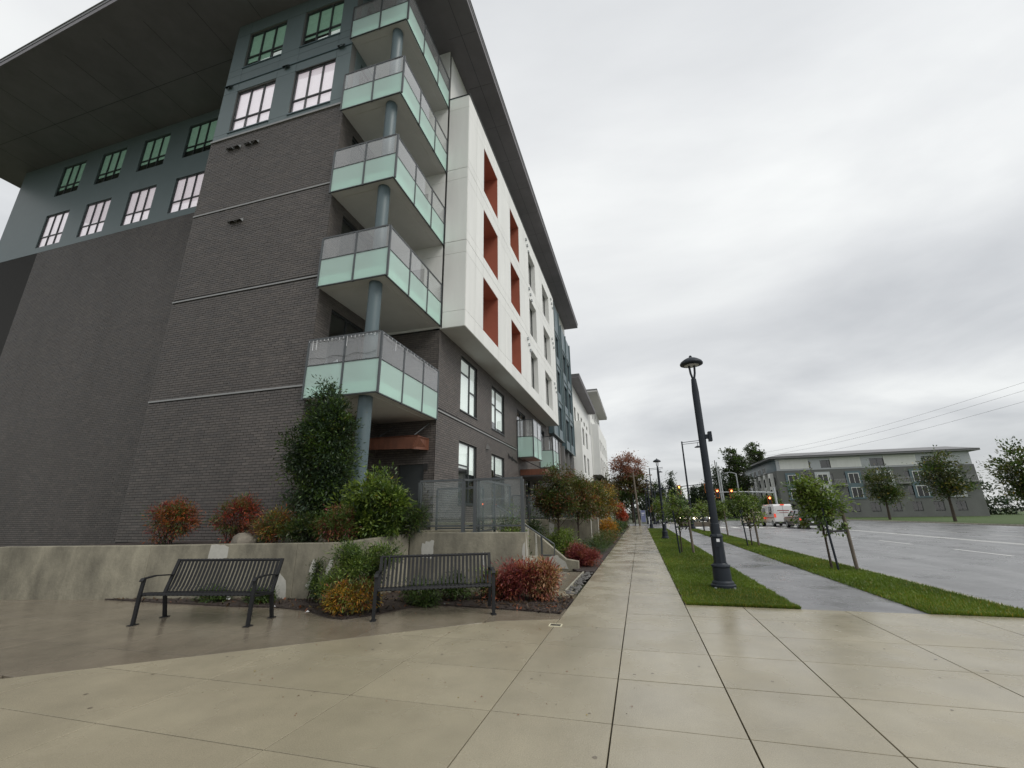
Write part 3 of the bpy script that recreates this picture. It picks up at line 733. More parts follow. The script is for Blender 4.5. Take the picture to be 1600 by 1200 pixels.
# --- end wall (faces the plaza)
EW0 = -14.65
ewall = wall('y', YE, 1, EW0, XN-0.0, 0, 15.38, [], 'end_wall', M['mortar'])
rows = brick_rows(EW0, XN, 0.9, 15.38, [(EW0-1, XN+1, z-0.02, z+0.06) for z in (5.03, 8.53, 12.0)])
near = [r for r in rows if r[0] > -10.75 and 1.9 < r[2] < 4.6 and r[1]-r[0] > BL*0.9]
near = sorted(near, key=lambda r: r[2])[:298]; ns_ = set(near)
brick_mesh('y', YE, -1, [r for r in rows if r not in ns_], 'brickwork', ewall, 1)
protos = []
for mm in ('brick1', 'brick2', 'brick3'):
    m = MB(); sv = ORG.copy(); org(); m.box(-BL/2, BL/2, -PR, 0.004, -BH/2, BH/2); 
    me = bpy.data.meshes.new('brick'); me.from_pydata(m.v, [], m.f); me.materials.append(M[mm]); protos.append(me); org(*sv)
rr = random.Random(11)
for a, b, c, d in near:
    link('brick', rr.choices(protos, [.5, .3, .2])[0], ewall, Vector(((a+b)/2, YE, (c+d)/2))-ORG)
for z in (5.05, 8.55, 12.02):
    MB().box(EW0, XN+0.02, YE-0.035, YE+0.02, z-0.02, z+0.03).build('trim', M['trim'], bld)
MB().box(EW0, XN+0.02, YE-0.06, YE+0.05, 15.382, 15.46).build('trim', M['trim'], bld)
# --- upper blue grey floors of the end wall, windows
WIN = [(-13.93, -12.03, 15.76, 17.86), (-11.13, -9.3, 15.74, 17.92), (-13.93, -12.03, 19.14, 21.12), (-11.11, -9.28, 19.16, 21.12)]
wall('y', YE+0.03, 1, EW0, XN, 15.46, ZR-0.003, WIN, 'upper_wall', M['backing'])
def panel(axis, pos, outward, a, b, c, d, m, parent, th=0.025, g=0.006, name='panel'):
    a, b, c, d = a+g, b-g, c+g, d-g
    if b-a < 0.04 or d-c < 0.04: return
    mb = MB()
    if axis == 'x': mb.box(pos, pos+outward*th, a, b, c, d)
    else: mb.box(a, b, pos, pos+outward*th, c, d)
    return mb.build(name, m, parent)
uw = bpy.data.objects['upper_wall']
us = [EW0, -13.93, -12.03, -11.13, -9.3, XN]; zs = [15.46, 15.75, 17.89, 18.33, 18.8, 19.15, 21.12, ZR-0.003]
for i in range(5):
    for j in range(7):
        cu, cz_ = (us[i]+us[i+1])/2, (zs[j]+zs[j+1])/2
        if any(a-.02 < cu < b+.02 and c-.02 < cz_ < d+.02 for a, b, c, d in WIN): continue
        panel('y', YE+0.03, -1, us[i], us[i+1], zs[j], zs[j+1], M['teal'], uw)
MB().box(EW0, XN, YE-0.03, YE+0.004, 18.305, 18.345).build('trim', M['teal_dark'], bld)
def window(axis, pos, inward, a, b, c, d, cols, bars, glow_blind=None, depth=0.08, pane='pane', room=True, blinddrop=1.0, name='window', parent=None, fr=0.045, drops=None):
    """cols: column edges as fractions; bars: per column list of bar heights (fractions)"""
    P = pos+inward*depth
    def bx(mb, u0, u1, w0, w1, z0, z1):
        if axis == 'x': mb.box(w0, w1, u0, u1, z0, z1)
        else: mb.box(u0, u1, w0, w1, z0, z1)
    mb = MB(); W_, H_ = b-a, d-c; f0, f1 = P-inward*0.03, P+inward*0.03
    bx(mb, a, b, f0, f1, c, c+fr); bx(mb, a, b, f0, f1, d-fr, d); bx(mb, a, a+fr, f0, f1, c+fr, d-fr); bx(mb, b-fr, b, f0, f1, c+fr, d-fr)
    for q in cols[1:-1]: bx(mb, a+q*W_-fr/2, a+q*W_+fr/2, f0, f1, c+fr, d-fr)
    for k in range(len(cols)-1):
        l = a+cols[k]*W_+(fr if k == 0 else fr/2); r = a+cols[k+1]*W_-(fr if k == len(cols)-2 else fr/2)
        for h in bars[k]: bx(mb, l, r, f0, f1, c+h*H_-fr/2, c+h*H_+fr/2)
    w = mb.build(name, M['frame'], parent or bld)
    for k in range(len(cols)-1):
        l = a+cols[k]*W_+(fr if k == 0 else fr/2); r = a+cols[k+1]*W_-(fr if k == len(cols)-2 else fr/2)
        hs = [0]+list(bars[k])+[1]
        for i in range(len(hs)-1):
            z0 = c+hs[i]*H_+(fr if i == 0 else fr/2); z1 = c+hs[i+1]*H_-(fr if i == len(hs)-2 else fr/2)
            pb = MB(); bx(pb, l, r, P, P+inward*0.008, z0, z1); pb.build('pane', M[pane], w)
    if glow_blind:
        for k in range(len(cols)-1):
            dr = (drops[k] if drops else blinddrop)
            l = a+cols[k]*W_+0.012; r = a+cols[k+1]*W_-0.012
            bb = MB(); bx(bb, l, r, P+inward*0.045, P+inward*0.052, d-dr*H_, d); bb.build('glow_blind', M[glow_blind], w)
    if room:
        rb = MB(); R0 = P+inward*0.035; R1 = P+inward*1.4
        bx(rb, a, b, R1, R1+inward*0.02, c, d); bx(rb, a-.02, a, R0, R1, c, d); bx(rb, b, b+.02, R0, R1, c, d); bx(rb, a, b, R0, R1, c-.02, c); bx(rb, a, b, R0, R1, d, d+.02)
        rb.build('interior', M['room'], w)
    return w
C3 = [0, .34, .67, 1]
window('y', YE+0.03, 1, *WIN[0], C3, [[.33]]*3, glow_blind='glow_blind_pink')
window('y', YE+0.03, 1, *WIN[1], C3, [[.33]]*3, glow_blind='glow_blind_pink')
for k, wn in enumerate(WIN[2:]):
    w = window('y', YE+0.03, 1, *wn, C3, [[.34]]*3, glow_blind='glow_blind_green', drops=[0.78, 0.8, 0.68] if k == 0 else [0.72, 0.72, 0.72])
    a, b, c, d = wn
    [MB().box(a+f0*(b-a)+.02, a+f1*(b-a)-.02, YE+0.168, YE+0.172, c, c+hh).build('glow_blind', M['glow_blind'], w) for f0, f1, hh in ((0, .34, .3), (.34, .67, .42), (.67, 1, .55))]  # glowing white steps put in for the pale reflections low in the glass
for (a, b, c, d) in WIN: MB().box(a-0.02, b+0.02, YE-0.03, YE+0.06, c-0.05, c-0.005).build('sill', M['teal_dark'], bld)
# vents on the end wall
def vent(x, z, m, w=0.2, h=0.14):
    mb = MB(); y = YE-0.012
    mb.add([(x-w/2, y, z-h/2), (x+w/2, y, z-h/2), (x+w/2, y-.12, z-h/2+.02), (x-w/2, y-.12, z-h/2+.02), (x-w/2, y, z+h/2), (x+w/2, y, z+h/2)],
           [(3, 2, 5, 4), (0, 3, 4), (1, 5, 2)])
    return mb.build('vent_hood', m, bld)
for px, py in ((367, 232), (395, 224)):
    x, _, z = ony(px, py, YE); vent(x-.16, z, M['galv'], .28); vent(x+.16, z, M['galv'], .28)
x, _, z = ony(370, 346, YE); vent(x-.15, z, M['galv'], .28); vent(x+.15, z, M['galv'], .28)
for px, py in ((360, 137), (449, 105), (535, 73)):
    x, _, z = ony(px, py, YE); vent(x, z, M['frame'], .24, .2)
# --- setback wing to the left
YS = 12.2
wing = wall('y', YS, 1, -34, EW0, 0, 15.38, [], 'wing_wall', M['mortar'])
brick_mesh('y', YS, -1, brick_rows(-30, EW0, 0.0, 15.38, []), 'brickwork', wing, 2)
brick_mesh('x', EW0, -1, brick_rows(YE, YS, 0.9, 15.38, []), 'brickwork', wing, 3)
WW = [(-17.6+dx, -15.7+dx, z, z+2.1) for dx in (0, -3.2, -6.4, -9.6, -12.8) for z in (15.76, 19.14)]
wall('y', YS, 1, -34, EW0, 15.4, ZR-0.003, WW, 'wing_upper_wall', M['teal'])
for wn in WW: window('y', YS, 1, *wn, C3, [[.33]]*3, glow_blind='glow_blind_pink' if wn[2] < 16 else 'glow_blind_green', blinddrop=1.0 if wn[2] < 16 else .75)
MB().box(EW0, EW0+0.3, YE+0.3, YS, 0, 15.38).build('wing_return', M['mortar'], bld)
MB().box(EW0, EW0+0.3, YE+0.3, YS, 15.39, ZR-0.003).build('wing_return', M['teal'], bld)
# --- notch walls behind the corner balconies
NW = [(10.05, 11.7, z+0.5, z+2.75) for z in (4.95, 8.4, 11.85, 15.3)] + [(9.9, 12.4, 1.5, 3.6)]
nl = wall('x', XN, -1, YE+0.25, YN+0.2, 0, 15.4, [(a, b, c, d) for a, b, c, d in NW if d < 15.4], 'notch_wall', M['mortar'])
brick_mesh('x', XN, 1, brick_rows(YE, YN, 0.9, 15.4, NW), 'brickwork', nl, 4)
wall('x', XN, -1, YE+0.28, YN+0.2, 15.4, ZR-.003, [(10.05, 11.7, 15.8, 18.05), (10.05, 11.7, 19.2, 21.3)], 'notch_upper_wall', M['teal'])
for a, b, c, d in NW+[(10.05, 11.7, 19.2, 21.3)]: window('x', XN, -1, a, b, c, d, [0, .5, 1], [[], []], glow_blind=None, pane='pane')
ND = (-7.7, -6.75, 1.05, 3.15)
nb = wall('y', YN, 1, XN-0.0, XF, 0, 8.0, [ND], 'notch_back_wall', M['mortar'], th=0.2)
brick_mesh('y', YN, -1, brick_rows(XN, XF-0.012, 0.9, 7.95, [ND]), 'brickwork', nb, 5)
nu = MB().box(XN, XF, YN+.0, YN+.2, 8.003, ZR-.003).build('notch_upper_wall', M['backing'], bld)
for c, d in ((8.01, 11.04), (11.04, 11.57), (11.58, 14.5), (14.5, 15.0), (15.01, 18.2), (18.2, ZR-.01)):
    panel('y', YN, -1, XN+.02, -7.5, c, d, M['white'], nu); panel('y', YN, -1, -7.5, XF+.02, c, d, M['white'], nu)
for c in (8.5, 12.0, 15.45, 18.9):
    dd = MB().box(-8.3, -7.1, YN-.05, YN-.026, c, c+2.1).build('door', M['frame'], nu); MB().box(-8.22, -7.72, YN-.062, YN-.051, c+.08, c+2.02).box(-7.68, -7.18, YN-.062, YN-.051, c+.08, c+2.02).v
m = MB().box(ND[0], ND[1], YN+.06, YN+.1, ND[2], ND[3]); dr = m.build('door', M['frame'], bld); MB().box(-6.9, -6.84, YN-.01, YN+.06, 2.0, 2.2).build('handle', M['galv'], dr)
MB().box(-6.72, -6.6, YN-.09, YN-.012, 2.95, 3.15).build('wall_lamp', M['black'], bld)
# patio floor inside the notch and terrace
MB().box(XN, -5.2, YE, YN, 0.2, 1.02).box(XF-0.0, -5.2, YN, 13.3, 0.2, 1.02).build('terrace_floor', M['concrete_cap'], bld)
# cedar canopy in the notch
cp = MB(); cp.extr([(-8.6, 12.98, 3.98), (-6.6, 12.98, 3.98), (-6.45, 11.9, 3.9), (-8.6, 11.9, 3.9)][::-1], (0, 0, -0.02))
cp.extr([(-8.6, 11.9, 3.56), (-6.62, 11.9, 3.5), (-6.44, 11.9, 3.92), (-8.6, 11.9, 3.92)], (0, 0.06, 0))
cp.extr([(-6.62, 11.961, 3.5), (-6.6, 12.98, 3.6), (-6.6, 12.98, 3.978), (-6.46, 11.961, 3.92)][::-1], (-0.03, 0, 0))
cn = cp.build('canopy', M['cedar'], bld); MB().tube([(-6.62, 12.0, 3.95), (-6.62, 12.97, 4.5)], .015, n=6).tube([(-7.9, 12.0, 3.95), (-7.9, 12.97, 4.5)], .015, n=6).build('tie_rod', M['rail'], cn)
# column
MB().tube([(-6.87, 9.68, 0.9), (-6.87, 9.68, ZR-.005)], 0.19, n=28).build('column', M['column'], bld, smooth=True)
# --- balconies
def balcony(z, top, bx0, bx1, by0, by1, xs, ys, back=None, parent=None, lit=False, slabm='soffit_grey', name='balcony', sides=('f', 'r')):
    """slab from bx0..bx1, by0..by1 with its underside at z; rail faces on -y (xs posts) and +x (ys posts)"""
    sl_ = MB().box(bx0, bx1, by0, by1, z+0.02, z+0.30).build(name, M[slabm], bld)
    MB().box(bx0+.25, bx1-.25, by0+.25, by1-.25, z+0.008, z+0.02).build('soffit_panel', M[slabm], sl_)
    zm = z+(top-z)*0.545; y = by0-0.05; x = bx1+0.05
    MB().box(bx0, bx1+.012, by0-.012, by0-.001, z+.03, z+.36).box(bx1+.001, bx1+.012, by0, by1, z+.03, z+.36).build('slab_edge', M['white'], sl_)
    if 'f' in sides:
        MB().box(bx0, x, y-.025, y+.025, top-.045, top).build('top_rail', M['rail'], sl_)
        MB().box(bx0, x, y-.015, y+.02, z-.0, z+.035).build('bottom_rail', M['frame'], sl_)
        for i in range(len(xs)-1):
            a, b = xs[i]+.03, xs[i+1]-.03
            MB().box(a, b, y-.012, y-.004, zm+.02, top-.05).build('clear_panel', M['clear'], sl_)
            MB().box(a, b, y-.012, y-.004, z+.038, zm-.015).build('frosted_panel', M['frost'], sl_)
            MB().box(a, b, y-.02, y+.012, zm-.015, zm+.015).build('mid_rail', M['frame'], sl_)
        for q in xs: MB().box(q-.028, q+.028, y-.03, y+.022, z-.012, top-.046).build('post', M['rail'], sl_)
    if 'r' in sides:
        MB().box(x-.025, x+.025, y+.026, by1, top-.045, top).build('top_rail', M['rail'], sl_)
        MB().box(x-.02, x+.015, y+.026, by1, z-.0, z+.035).build('bottom_rail', M['frame'], sl_)
        for i in range(len(ys)-1):
            a, b = ys[i]+.03, ys[i+1]-.03
            MB().box(x+.004, x+.012, a, b, zm+.02, top-.05).build('clear_panel', M['clear'], sl_)
            MB().box(x+.004, x+.012, a, b, z+.038, zm-.015).build('frosted_panel', M['frost'], sl_)
            MB().box(x-.012, x+.02, a, b, zm-.015, zm+.015).build('mid_rail', M['frame'], sl_)
        for q in ys[1:]: MB().box(x-.022, x+.03, q-.028, q+.028, z-.012, top-.046).build('post', M['rail'], sl_)
    return sl_
bal = []
for z, tp in ((4.60, 6.37), (8.07, 9.78), (11.49, 13.2), (14.95, 16.62), (18.4, 20.05)):
    bal.append(balcony(z, tp, XN+.0, XB-.06, 9.38, YN-.02, [XN-.14+.15, -7.42, -6.28], [9.33, 10.62, 11.85, 12.95]))
# icicle light string hanging on the lowest balcony
m = MB(); rr = random.Random(5)
for i in range(34):
    if i < 18: x, y = -8.6+i*.125, 9.30
    else: x, y = -6.265, 9.4+(i-18)*.215
    l = rr.choice([.05, .08, .3, .06, .04]); m.bar((x, y-.02, 6.31), (x, y-.02, 6.31-l), .008)
MBs = m.build('light_string', M['paper'], bal[0])
m = MB()
pts = [(-8.6+i*.1, 9.285, 6.26+.02*math.sin(i*2.1)) for i in range(23)]+[(-6.262, 9.4+i*.2, 6.26+.02*math.sin(i*1.7)) for i in range(18)]
m.tube(pts, .006, n=4).tube([(-8.6+i*.1, 9.285, 5.75+.03*math.sin(i*.9)) for i in range(23)], .005, n=4).build('cable', M['black'], bal[0])
def chair_on(x, y, z, rz, m_, label):
    sv = ORG.copy(); org()
    c_ = thing('balcony_chair', label, 'chair', (x, y, z), rz)
    for sx in (-.22, .22):
        for sy in (-.2, .2): MB().bar((sx, sy, 0), (sx, sy, .43), .035).build('leg', M[m_], c_)
    MB().box(-.25, .25, -.24, .24, .43, .47).build('seat', M[m_], c_)
    MB().add([(-.25, .2, .47), (.25, .2, .47), (.25, .3, .92), (-.25, .3, .92), (-.25, .23, .47), (.25, .23, .47), (.25, .33, .92), (-.25, .33, .92)], [(0, 1, 2, 3), (7, 6, 5, 4), (3, 2, 6, 7), (0, 3, 7, 4), (1, 5, 6, 2)]).build('backrest', M[m_], c_)
    org(*sv)
chair_on(-8.0, 10.1, 4.905, 2.6, 'cloth_white', 'white chair behind the glass of the lowest corner balcony')
chair_on(-7.3, 11.6, 11.795, -1.0, 'frame', 'dark chair on the middle corner balcony')
chair_on(-7.6, 10.4, 8.375, 2.9, 'cedar', 'brown wooden chair on the second corner balcony')
# --- street facade, brick base
FW = [(15.05, 16.9, 5.45, 7.68), (18.92, 20.98, 5.42, 7.5), (15.02, 16.93, 1.9, 4.22), (18.9, 20.9, 1.9, 4.2),
      (23.5, 25.5, 4.95, 7.4), (29.3, 31.3, 4.95, 7.4), (25.2, 26.4, 1.05, 3.4), (27.2, 28.6, 1.9, 3.4)] + [(33.0+3.0*k, 34.8+3.0*k, z, z+2.2) for k in range(4) for z in (1.3, 5.2)]
fw = wall('x', XF, -1, YN+.0, 45.3, 0, 8.35, FW, 'street_wall', M['mortar'])
brick_mesh('x', XF, 1, brick_rows(YN, 45.3, 0.9, 8.3, FW+[(YN-1, 23.2, 4.93, 5.02)]), 'brickwork', fw, 6)
MB().box(XF-.02, XF+.045, YN-.02, 23.2, 4.945, 5.0).build('trim', M['trim'], bld)
window('x', XF, -1, *FW[0], [0, .6, 1], [[.72], [.45]], glow_blind='glow_blind', drops=[.95, 1.0])
window('x', XF, -1, *FW[1], [0, .38, 1], [[.6], [.55]], glow_blind='glow_blind', drops=[.8, .9])
window('x', XF, -1, *FW[2], [0, .62, 1], [[.62], [.3]], glow_blind='glow_blind', drops=[.42, .5])
window('x', XF, -1, *FW[3], [0, .34, 1], [[.3], [.62]], glow_blind='glow_blind', drops=[.3, .4])
for wn in FW[4:6]: window('x', XF, -1, *wn, [0, .5, 1], [[], []], pane='pane_dark')
for wn in FW[6:]: window('x', XF, -1, *wn, [0, .5, 1], [[.4], []], pane='pane_dark')
for wn in FW[:4]: MB().box(XF-.02, XF+.05, wn[0]-.03, wn[1]+.03, wn[2]-.05, wn[2]-.004).build('sill', M['frame'], bld)
# small juliet balconies over the entrance
balcony(4.55, 6.72, XF+.012, -5.45, 23.45, 25.5, [XF+.05, -5.4], [23.4, 24.45, 25.5], slabm='soffit_grey')
balcony(4.55, 6.72, XF+.012, -5.45, 29.4, 31.4, [XF+.05, -5.4], [29.35, 30.4, 31.4], slabm='soffit_grey')
# entrance canopy
cn = MB().box(XF+.01, -4.9, 24.0, 30.0, 3.62, 3.95).build('canopy', M['cedar'], bld)
MB().box(XF+.01, -4.95, 24.05, 29.95, 3.56, 3.62).build('canopy_underside', M['soffit'], cn)
m = MB()
for y in (24.6, 27, 29.4): m.tube([(-5.1, y, 3.95), (XF+.02, y, 4.6)], .02, n=6)
m.build('tie_rod', M['black'], cn)
# script lettering on the wall (dark, handwritten, unreadable at this size)
m = MB(); pts = []
y0, zc_ = 21.55, 4.42
path = []
for k in range(90):
    t = k/89; s = y0+t*1.75
    amp = .13 if (t < .08 or .36 < t < .46) else .055
    path.append((XF+.045, s+.035*math.sin(t*62), zc_-.15*t+amp*math.sin(t*62+1.2)))
m.tube(path, .02, n=5).build('script_sign', M['black'], bld)
m = MB()
for (y, z) in ((18.2, 4.42),): m.add([(XF+.012, y-.12, z-.1), (XF+.2, y, z-.12), (XF+.012, y+.12, z-.1), (XF+.012, y, z+.2)], [(0, 1, 3), (1, 2, 3), (0, 2, 1)])
m.build('wall_lamp', M['black'], bld)
# --- white panel box
BY1 = 32.1
OP = []
for (a, b, dpt, kind_) in ((14.88, 16.9, 1.1, 'red'), (19.12, 20.97, 1.1, 'red'), (23.3, 25.22, .26, 'white'), (27.53, 29.98, .28, 'white')):
    for zt in (17.84, 14.42, 11.04):
        OP.append((a, b, zt-2.42, zt, dpt, kind_))
wb = wall('x', XW-.03, -1, YN, BY1, 8.0, 18.84, [o_[:4] for o_ in OP], 'white_box', M['backing'], th=.2)
ysb = [YN-.0, 13.95, 14.88, 16.9, 18.0, 19.12, 20.97, 22.15, 23.3, 25.22, 26.4, 27.53, 29.98, 31.0, BY1]
zsb = [7.985, 8.62, 11.04, 11.57, 12.0, 14.42, 15.0, 15.42, 17.84, 18.3, 18.84]
for i in range(len(ysb)-1):
    for j in range(len(zsb)-1):
        cu, cz_ = (ysb[i]+ysb[i+1])/2, (zsb[j]+zsb[j+1])/2
        if any(a < cu < b and c < cz_ < d for a, b, c, d, _, _ in OP): continue
        big = zsb[j] in (11.57, 15.0)
        panel('x', XW-.03, 1, ysb[i], ysb[i+1], zsb[j]+(.012 if big else 0), zsb[j+1], M['white'], wb, th=.03, g=.006)
for j, (c, d) in enumerate(((7.985, 8.62), (8.62, 11.04), (11.04, 11.57), (11.57, 14.5), (14.5, 15.0), (15.0, 18.2), (18.2, 18.84))):
    panel('y', YN, -1, XF+.1, XW-.004, c+(.012 if c in (11.57, 15.0) else 0), d, M['white'], wb, th=.03)
MB().box(XF+.06, XW-.03, YN+.0, YN+.2, 8.0, 18.84).box(XF, XW-.23, YN+.2, BY1, 8.36, 8.5).box(XF, XW-.02, BY1-.2, BY1, 8.5, 18.84).build('box_end', M['backing'], wb)
panel('y', BY1, 1, XF, XW-.004, 8.0, 18.84, M['white'], wb, th=.03)
MB().box(XF+.02, XW-.02, YN-.02, BY1, 7.97, 7.985).box(XF+.0, XW-.03, YN, BY1, 7.986, 8.35).build('box_soffit', M['soffit_grey'], wb)
MB().box(XF-.2, XW+.03, YN-.05, BY1+.05, 18.845, 18.89).build('cap_flashing', M['frame'], wb)
MB().box(XF-.2, XW-.23, YN+.2, BY1, 18.5, 18.84).build('box_roof', M['roofing'], wb)
for (a, b, c, d, dp, kd) in OP:
    mm = M['red'] if kd == 'red' else M['white']; P = XW-.03; e_ = .02
    rv = MB()
    rv.box(P-dp, P+.02, b-e_, b, c+e_, d-e_).box(P-dp, P+.02, a, a+e_, c+e_, d-e_).box(P-dp, P+.02, a, b, d-e_, d).box(P-dp, P+.02, a, b, c, c+e_)
    rv.build('reveal', mm, wb)
    window('x', P-dp, -1, a+e_, b-e_, c+e_, d-e_, [0, .5, 1], [[.3], []] if kd != 'red' else [[], []], depth=.02, pane='pane_dark', room=False)
    MB().box(P-dp-.3, P-dp-.28, a, b, c, d).build('interior', M['room'], wb)
# small vents beside the openings
for px, py in ((821, 375), (826, 452), (824, 530), (860, 468), (862, 530), (866, 600)):
    _, y, z = onx(px, py, XW)
    for k in range(3):
        MB().box(XW, XW+.09, y+.3*k-.08, y+.3*k+.08, z-.26*k-.04, z-.26*k+.1).build('vent_hood', M['galv'], wb)
# floor six behind the parapet, inner walls
MB().box(XF-.25, XF, YN+.2, 45.0, 8.36, ZR-.003).build('upper_street_wall', M['white'], bld)
window('x', XF+.001, 1, 15.0, 17.4, 19.2, 21.2, [0, .5, 1], [[], []], depth=.04, pane='pane_dark', room=False)
# --- slate blue bays
for (y0, y1, xf, zb, zt) in ((33.0, 38.2, -5.98, 7.6, 20.4), (39.2, 45.0, -5.98, 7.2, 19.6)):
    ops = [(y0+.5+k*(y1-y0-.6)/2, y0+.1+(k+1)*(y1-y0-.6)/2, z+.6, z+2.7) for k in range(2) for z in (zb+.3, zb+3.7, zb+7.1, zb+10.2) if z+2.9 < zt]
    b_ = wall('x', xf, -1, y0, y1, zb, zt, ops, 'bay', M['teal_dark'], th=.35)
    for o_ in ops:
        window('x', xf, -1, *o_, [0, .5, 1], [[.3], []], depth=.12, pane='pane_dark', room=False, parent=b_)
        MB().box(xf-.36, xf-.345, o_[0], o_[1], o_[2], o_[3]).build('interior', M['room'], b_)
    m = MB()
    for z in (zb+.05, zb+3.5, zb+6.9, zb+10.1):
        if z < zt: m.box(xf+.001, xf+.06, y0, y1, z-.06, z+.06)
    for y in (y0+.06, (y0+y1)/2, y1-.06): m.box(xf+.001, xf+.1, y-.06, y+.06, zb, zt)
    m.build('fin', M['teal'], b_)
# pale piers on the lower facade
for k in range(5): MB().box(XF+.012, XF+.3, 33.6+k*2.6, 33.75+k*2.6, .9, 7.4).build('pier', M['trim'], bld)
# --- roof
rf = MB().prism([(-36, 8.0), (-4.86, 6.6), (-4.86, 45.3), (-36, 45.3)], ZR+.26, ZR+.42).build('roof', M['fascia'], bld)
m = MB(); edges = [-36, -30, -24, -18, -15, -12, -9.2, -6.98, -4.88]
m.prism([(-36, 8.02), (-4.88, 6.62), (-4.88, 45.28), (-36, 45.28)], ZR, ZR+.26); m.build('soffit', M['soffit'], rf)
m = MB()
for y in [7.6+k*2.44 for k in range(16)]: m.box(-6.2, -4.95, y, y+.012, ZR-.004, ZR-.001)
m.box(-5.62, -5.6, 8.0, 45.0, ZR-.004, ZR-.001)
for k in range(11): m.box(-8.6-2.44*k, -8.58-2.44*k, 8.1, YE if k < 3 else YS, ZR-.004, ZR-.001)
m.box(-34, -15, 10.4, 10.42, ZR-.0045, ZR-.0015); m.build('soffit_joint', M['frame'], rf)
MB().prism([(-36, 7.97), (-4.83, 6.57), (-4.83, 45.33), (-36, 45.33)], ZR+.42, ZR+.46).build('drip_edge', M['trim'], rf)
org()

# ============================================================ NEXT BUILDINGS ON THE LEFT
def slab_building(name, label, X0, X1, Y0, Y1, zt, roofz, rx, ry0, ry1, boxx, boxy0, boxy1, bz0, bz1, zbrick, seed, endfill=None):
    org(X1, Y0, 0)
    t = thing(name, label, 'building', (X1, Y0, 0))
    n = int((Y1-Y0)/3.2); ops = [(Y0+.8+k*3.2, Y0+2.4+k*3.2, z, z+1.9) for k in range(n) for z in (zbrick+.6, zbrick+3.8, zbrick+7.0, zbrick+10.2, zbrick+13.4) if z+2.3 < roofz]
    u = wall('x', X1, -1, Y0, Y1, zbrick, roofz-.003, ops, 'upper_wall', M['white'], parent=t)
    lw_ops = [(Y0+.6+k*3.2, Y0+2.4+k*3.2, 1.2, 3.6) for k in range(n)]
    l_ = wall('x', X1, -1, Y0, Y1, 0, zbrick-.003, lw_ops, 'lower_wall', M['brick2'], parent=t)
    for o_ in ops+lw_ops:
        window('x', X1, -1, *o_, [0, .5, 1], [[], []], depth=.12, pane='pane_dark', room=False, parent=t)
    MB().box(X1-.6, X1-.58, Y0+.3, Y1-.3, 0.3, roofz-.3).build('interior', M['room'], t)
    MB().box(X0, X1-.26, Y0, Y0+.25, 0, zbrick-.003).box(X0, X1-.26, Y1-.25, Y1, 0, zbrick-.003).build('end_wall', M['brick2'], t)
    MB().box(X0, X1-.26, Y0+.002, Y0+.25, zbrick, roofz-.003).box(X0, X1-.26, Y1-.25, Y1, zbrick, roofz-.003).build('end_wall', M['white'], t)
    r = MB().box(X0, rx, ry0, ry1, roofz+.22, roofz+.4).build('roof', M['fascia'], t)
    MB().box(X0, rx-.02, ry0+.02, ry1-.02, roofz, roofz+.22).build('soffit', M['soffit_grey'] if seed == 2 else M['soffit'], r)
    MB().box(X0, rx+.03, ry0-.03, ry1+.03, roofz+.4, roofz+.45).build('drip_edge', M['trim'], r)
    # projecting white box
    bops = [(boxy0+1.2+k*3.4, boxy0+3.0+k*3.4, z, z+2.0) for k in range(max(1, int((boxy1-boxy0-1)/3.4))) for z in (bz0+.9, bz0+4.0) if z+2.3 < bz1]
    bb = wall('x', boxx, -1, boxy0, boxy1, bz0, bz1, bops, 'projecting_bay', M['white'], th=.2, parent=t)
    for o_ in bops: window('x', boxx, -1, *o_, [0, .5, 1], [[], []], depth=.15, pane='pane_dark', room=False, parent=bb)
    MB().box(X1+.002, boxx-.2, boxy0, boxy0+.2, bz0, bz1).box(X1+.002, boxx-.2, boxy1-.2, boxy1, bz0, bz1).box(X1+.002, boxx-.2, boxy0+.2, boxy1-.2, bz0+.001, bz0+.2).box(X1+.002, boxx-.2, boxy0+.2, boxy1-.2, bz1-.3, bz1-.1).build('bay_side', M['white'], bb)
    org(); return t
slab_building('apartment_building', 'white upper storeys and flat overhanging roof just past the slate blue bays', -20, -6.4, 45.6, 66, 16.2, 16.3, -5.2, 46.5, 66.3, -5.4, 47.0, 57.3, 4.9, 11.4, 4.9, 1)
slab_building('apartment_building', 'farthest white building in the left row with high dark roof overhang', -22, -6.6, 71.8, 92, 20, 20.6, -4.9, 68.5, 92, -5.4, 72.0, 91, 7.5, 15.9, 7.5, 2)

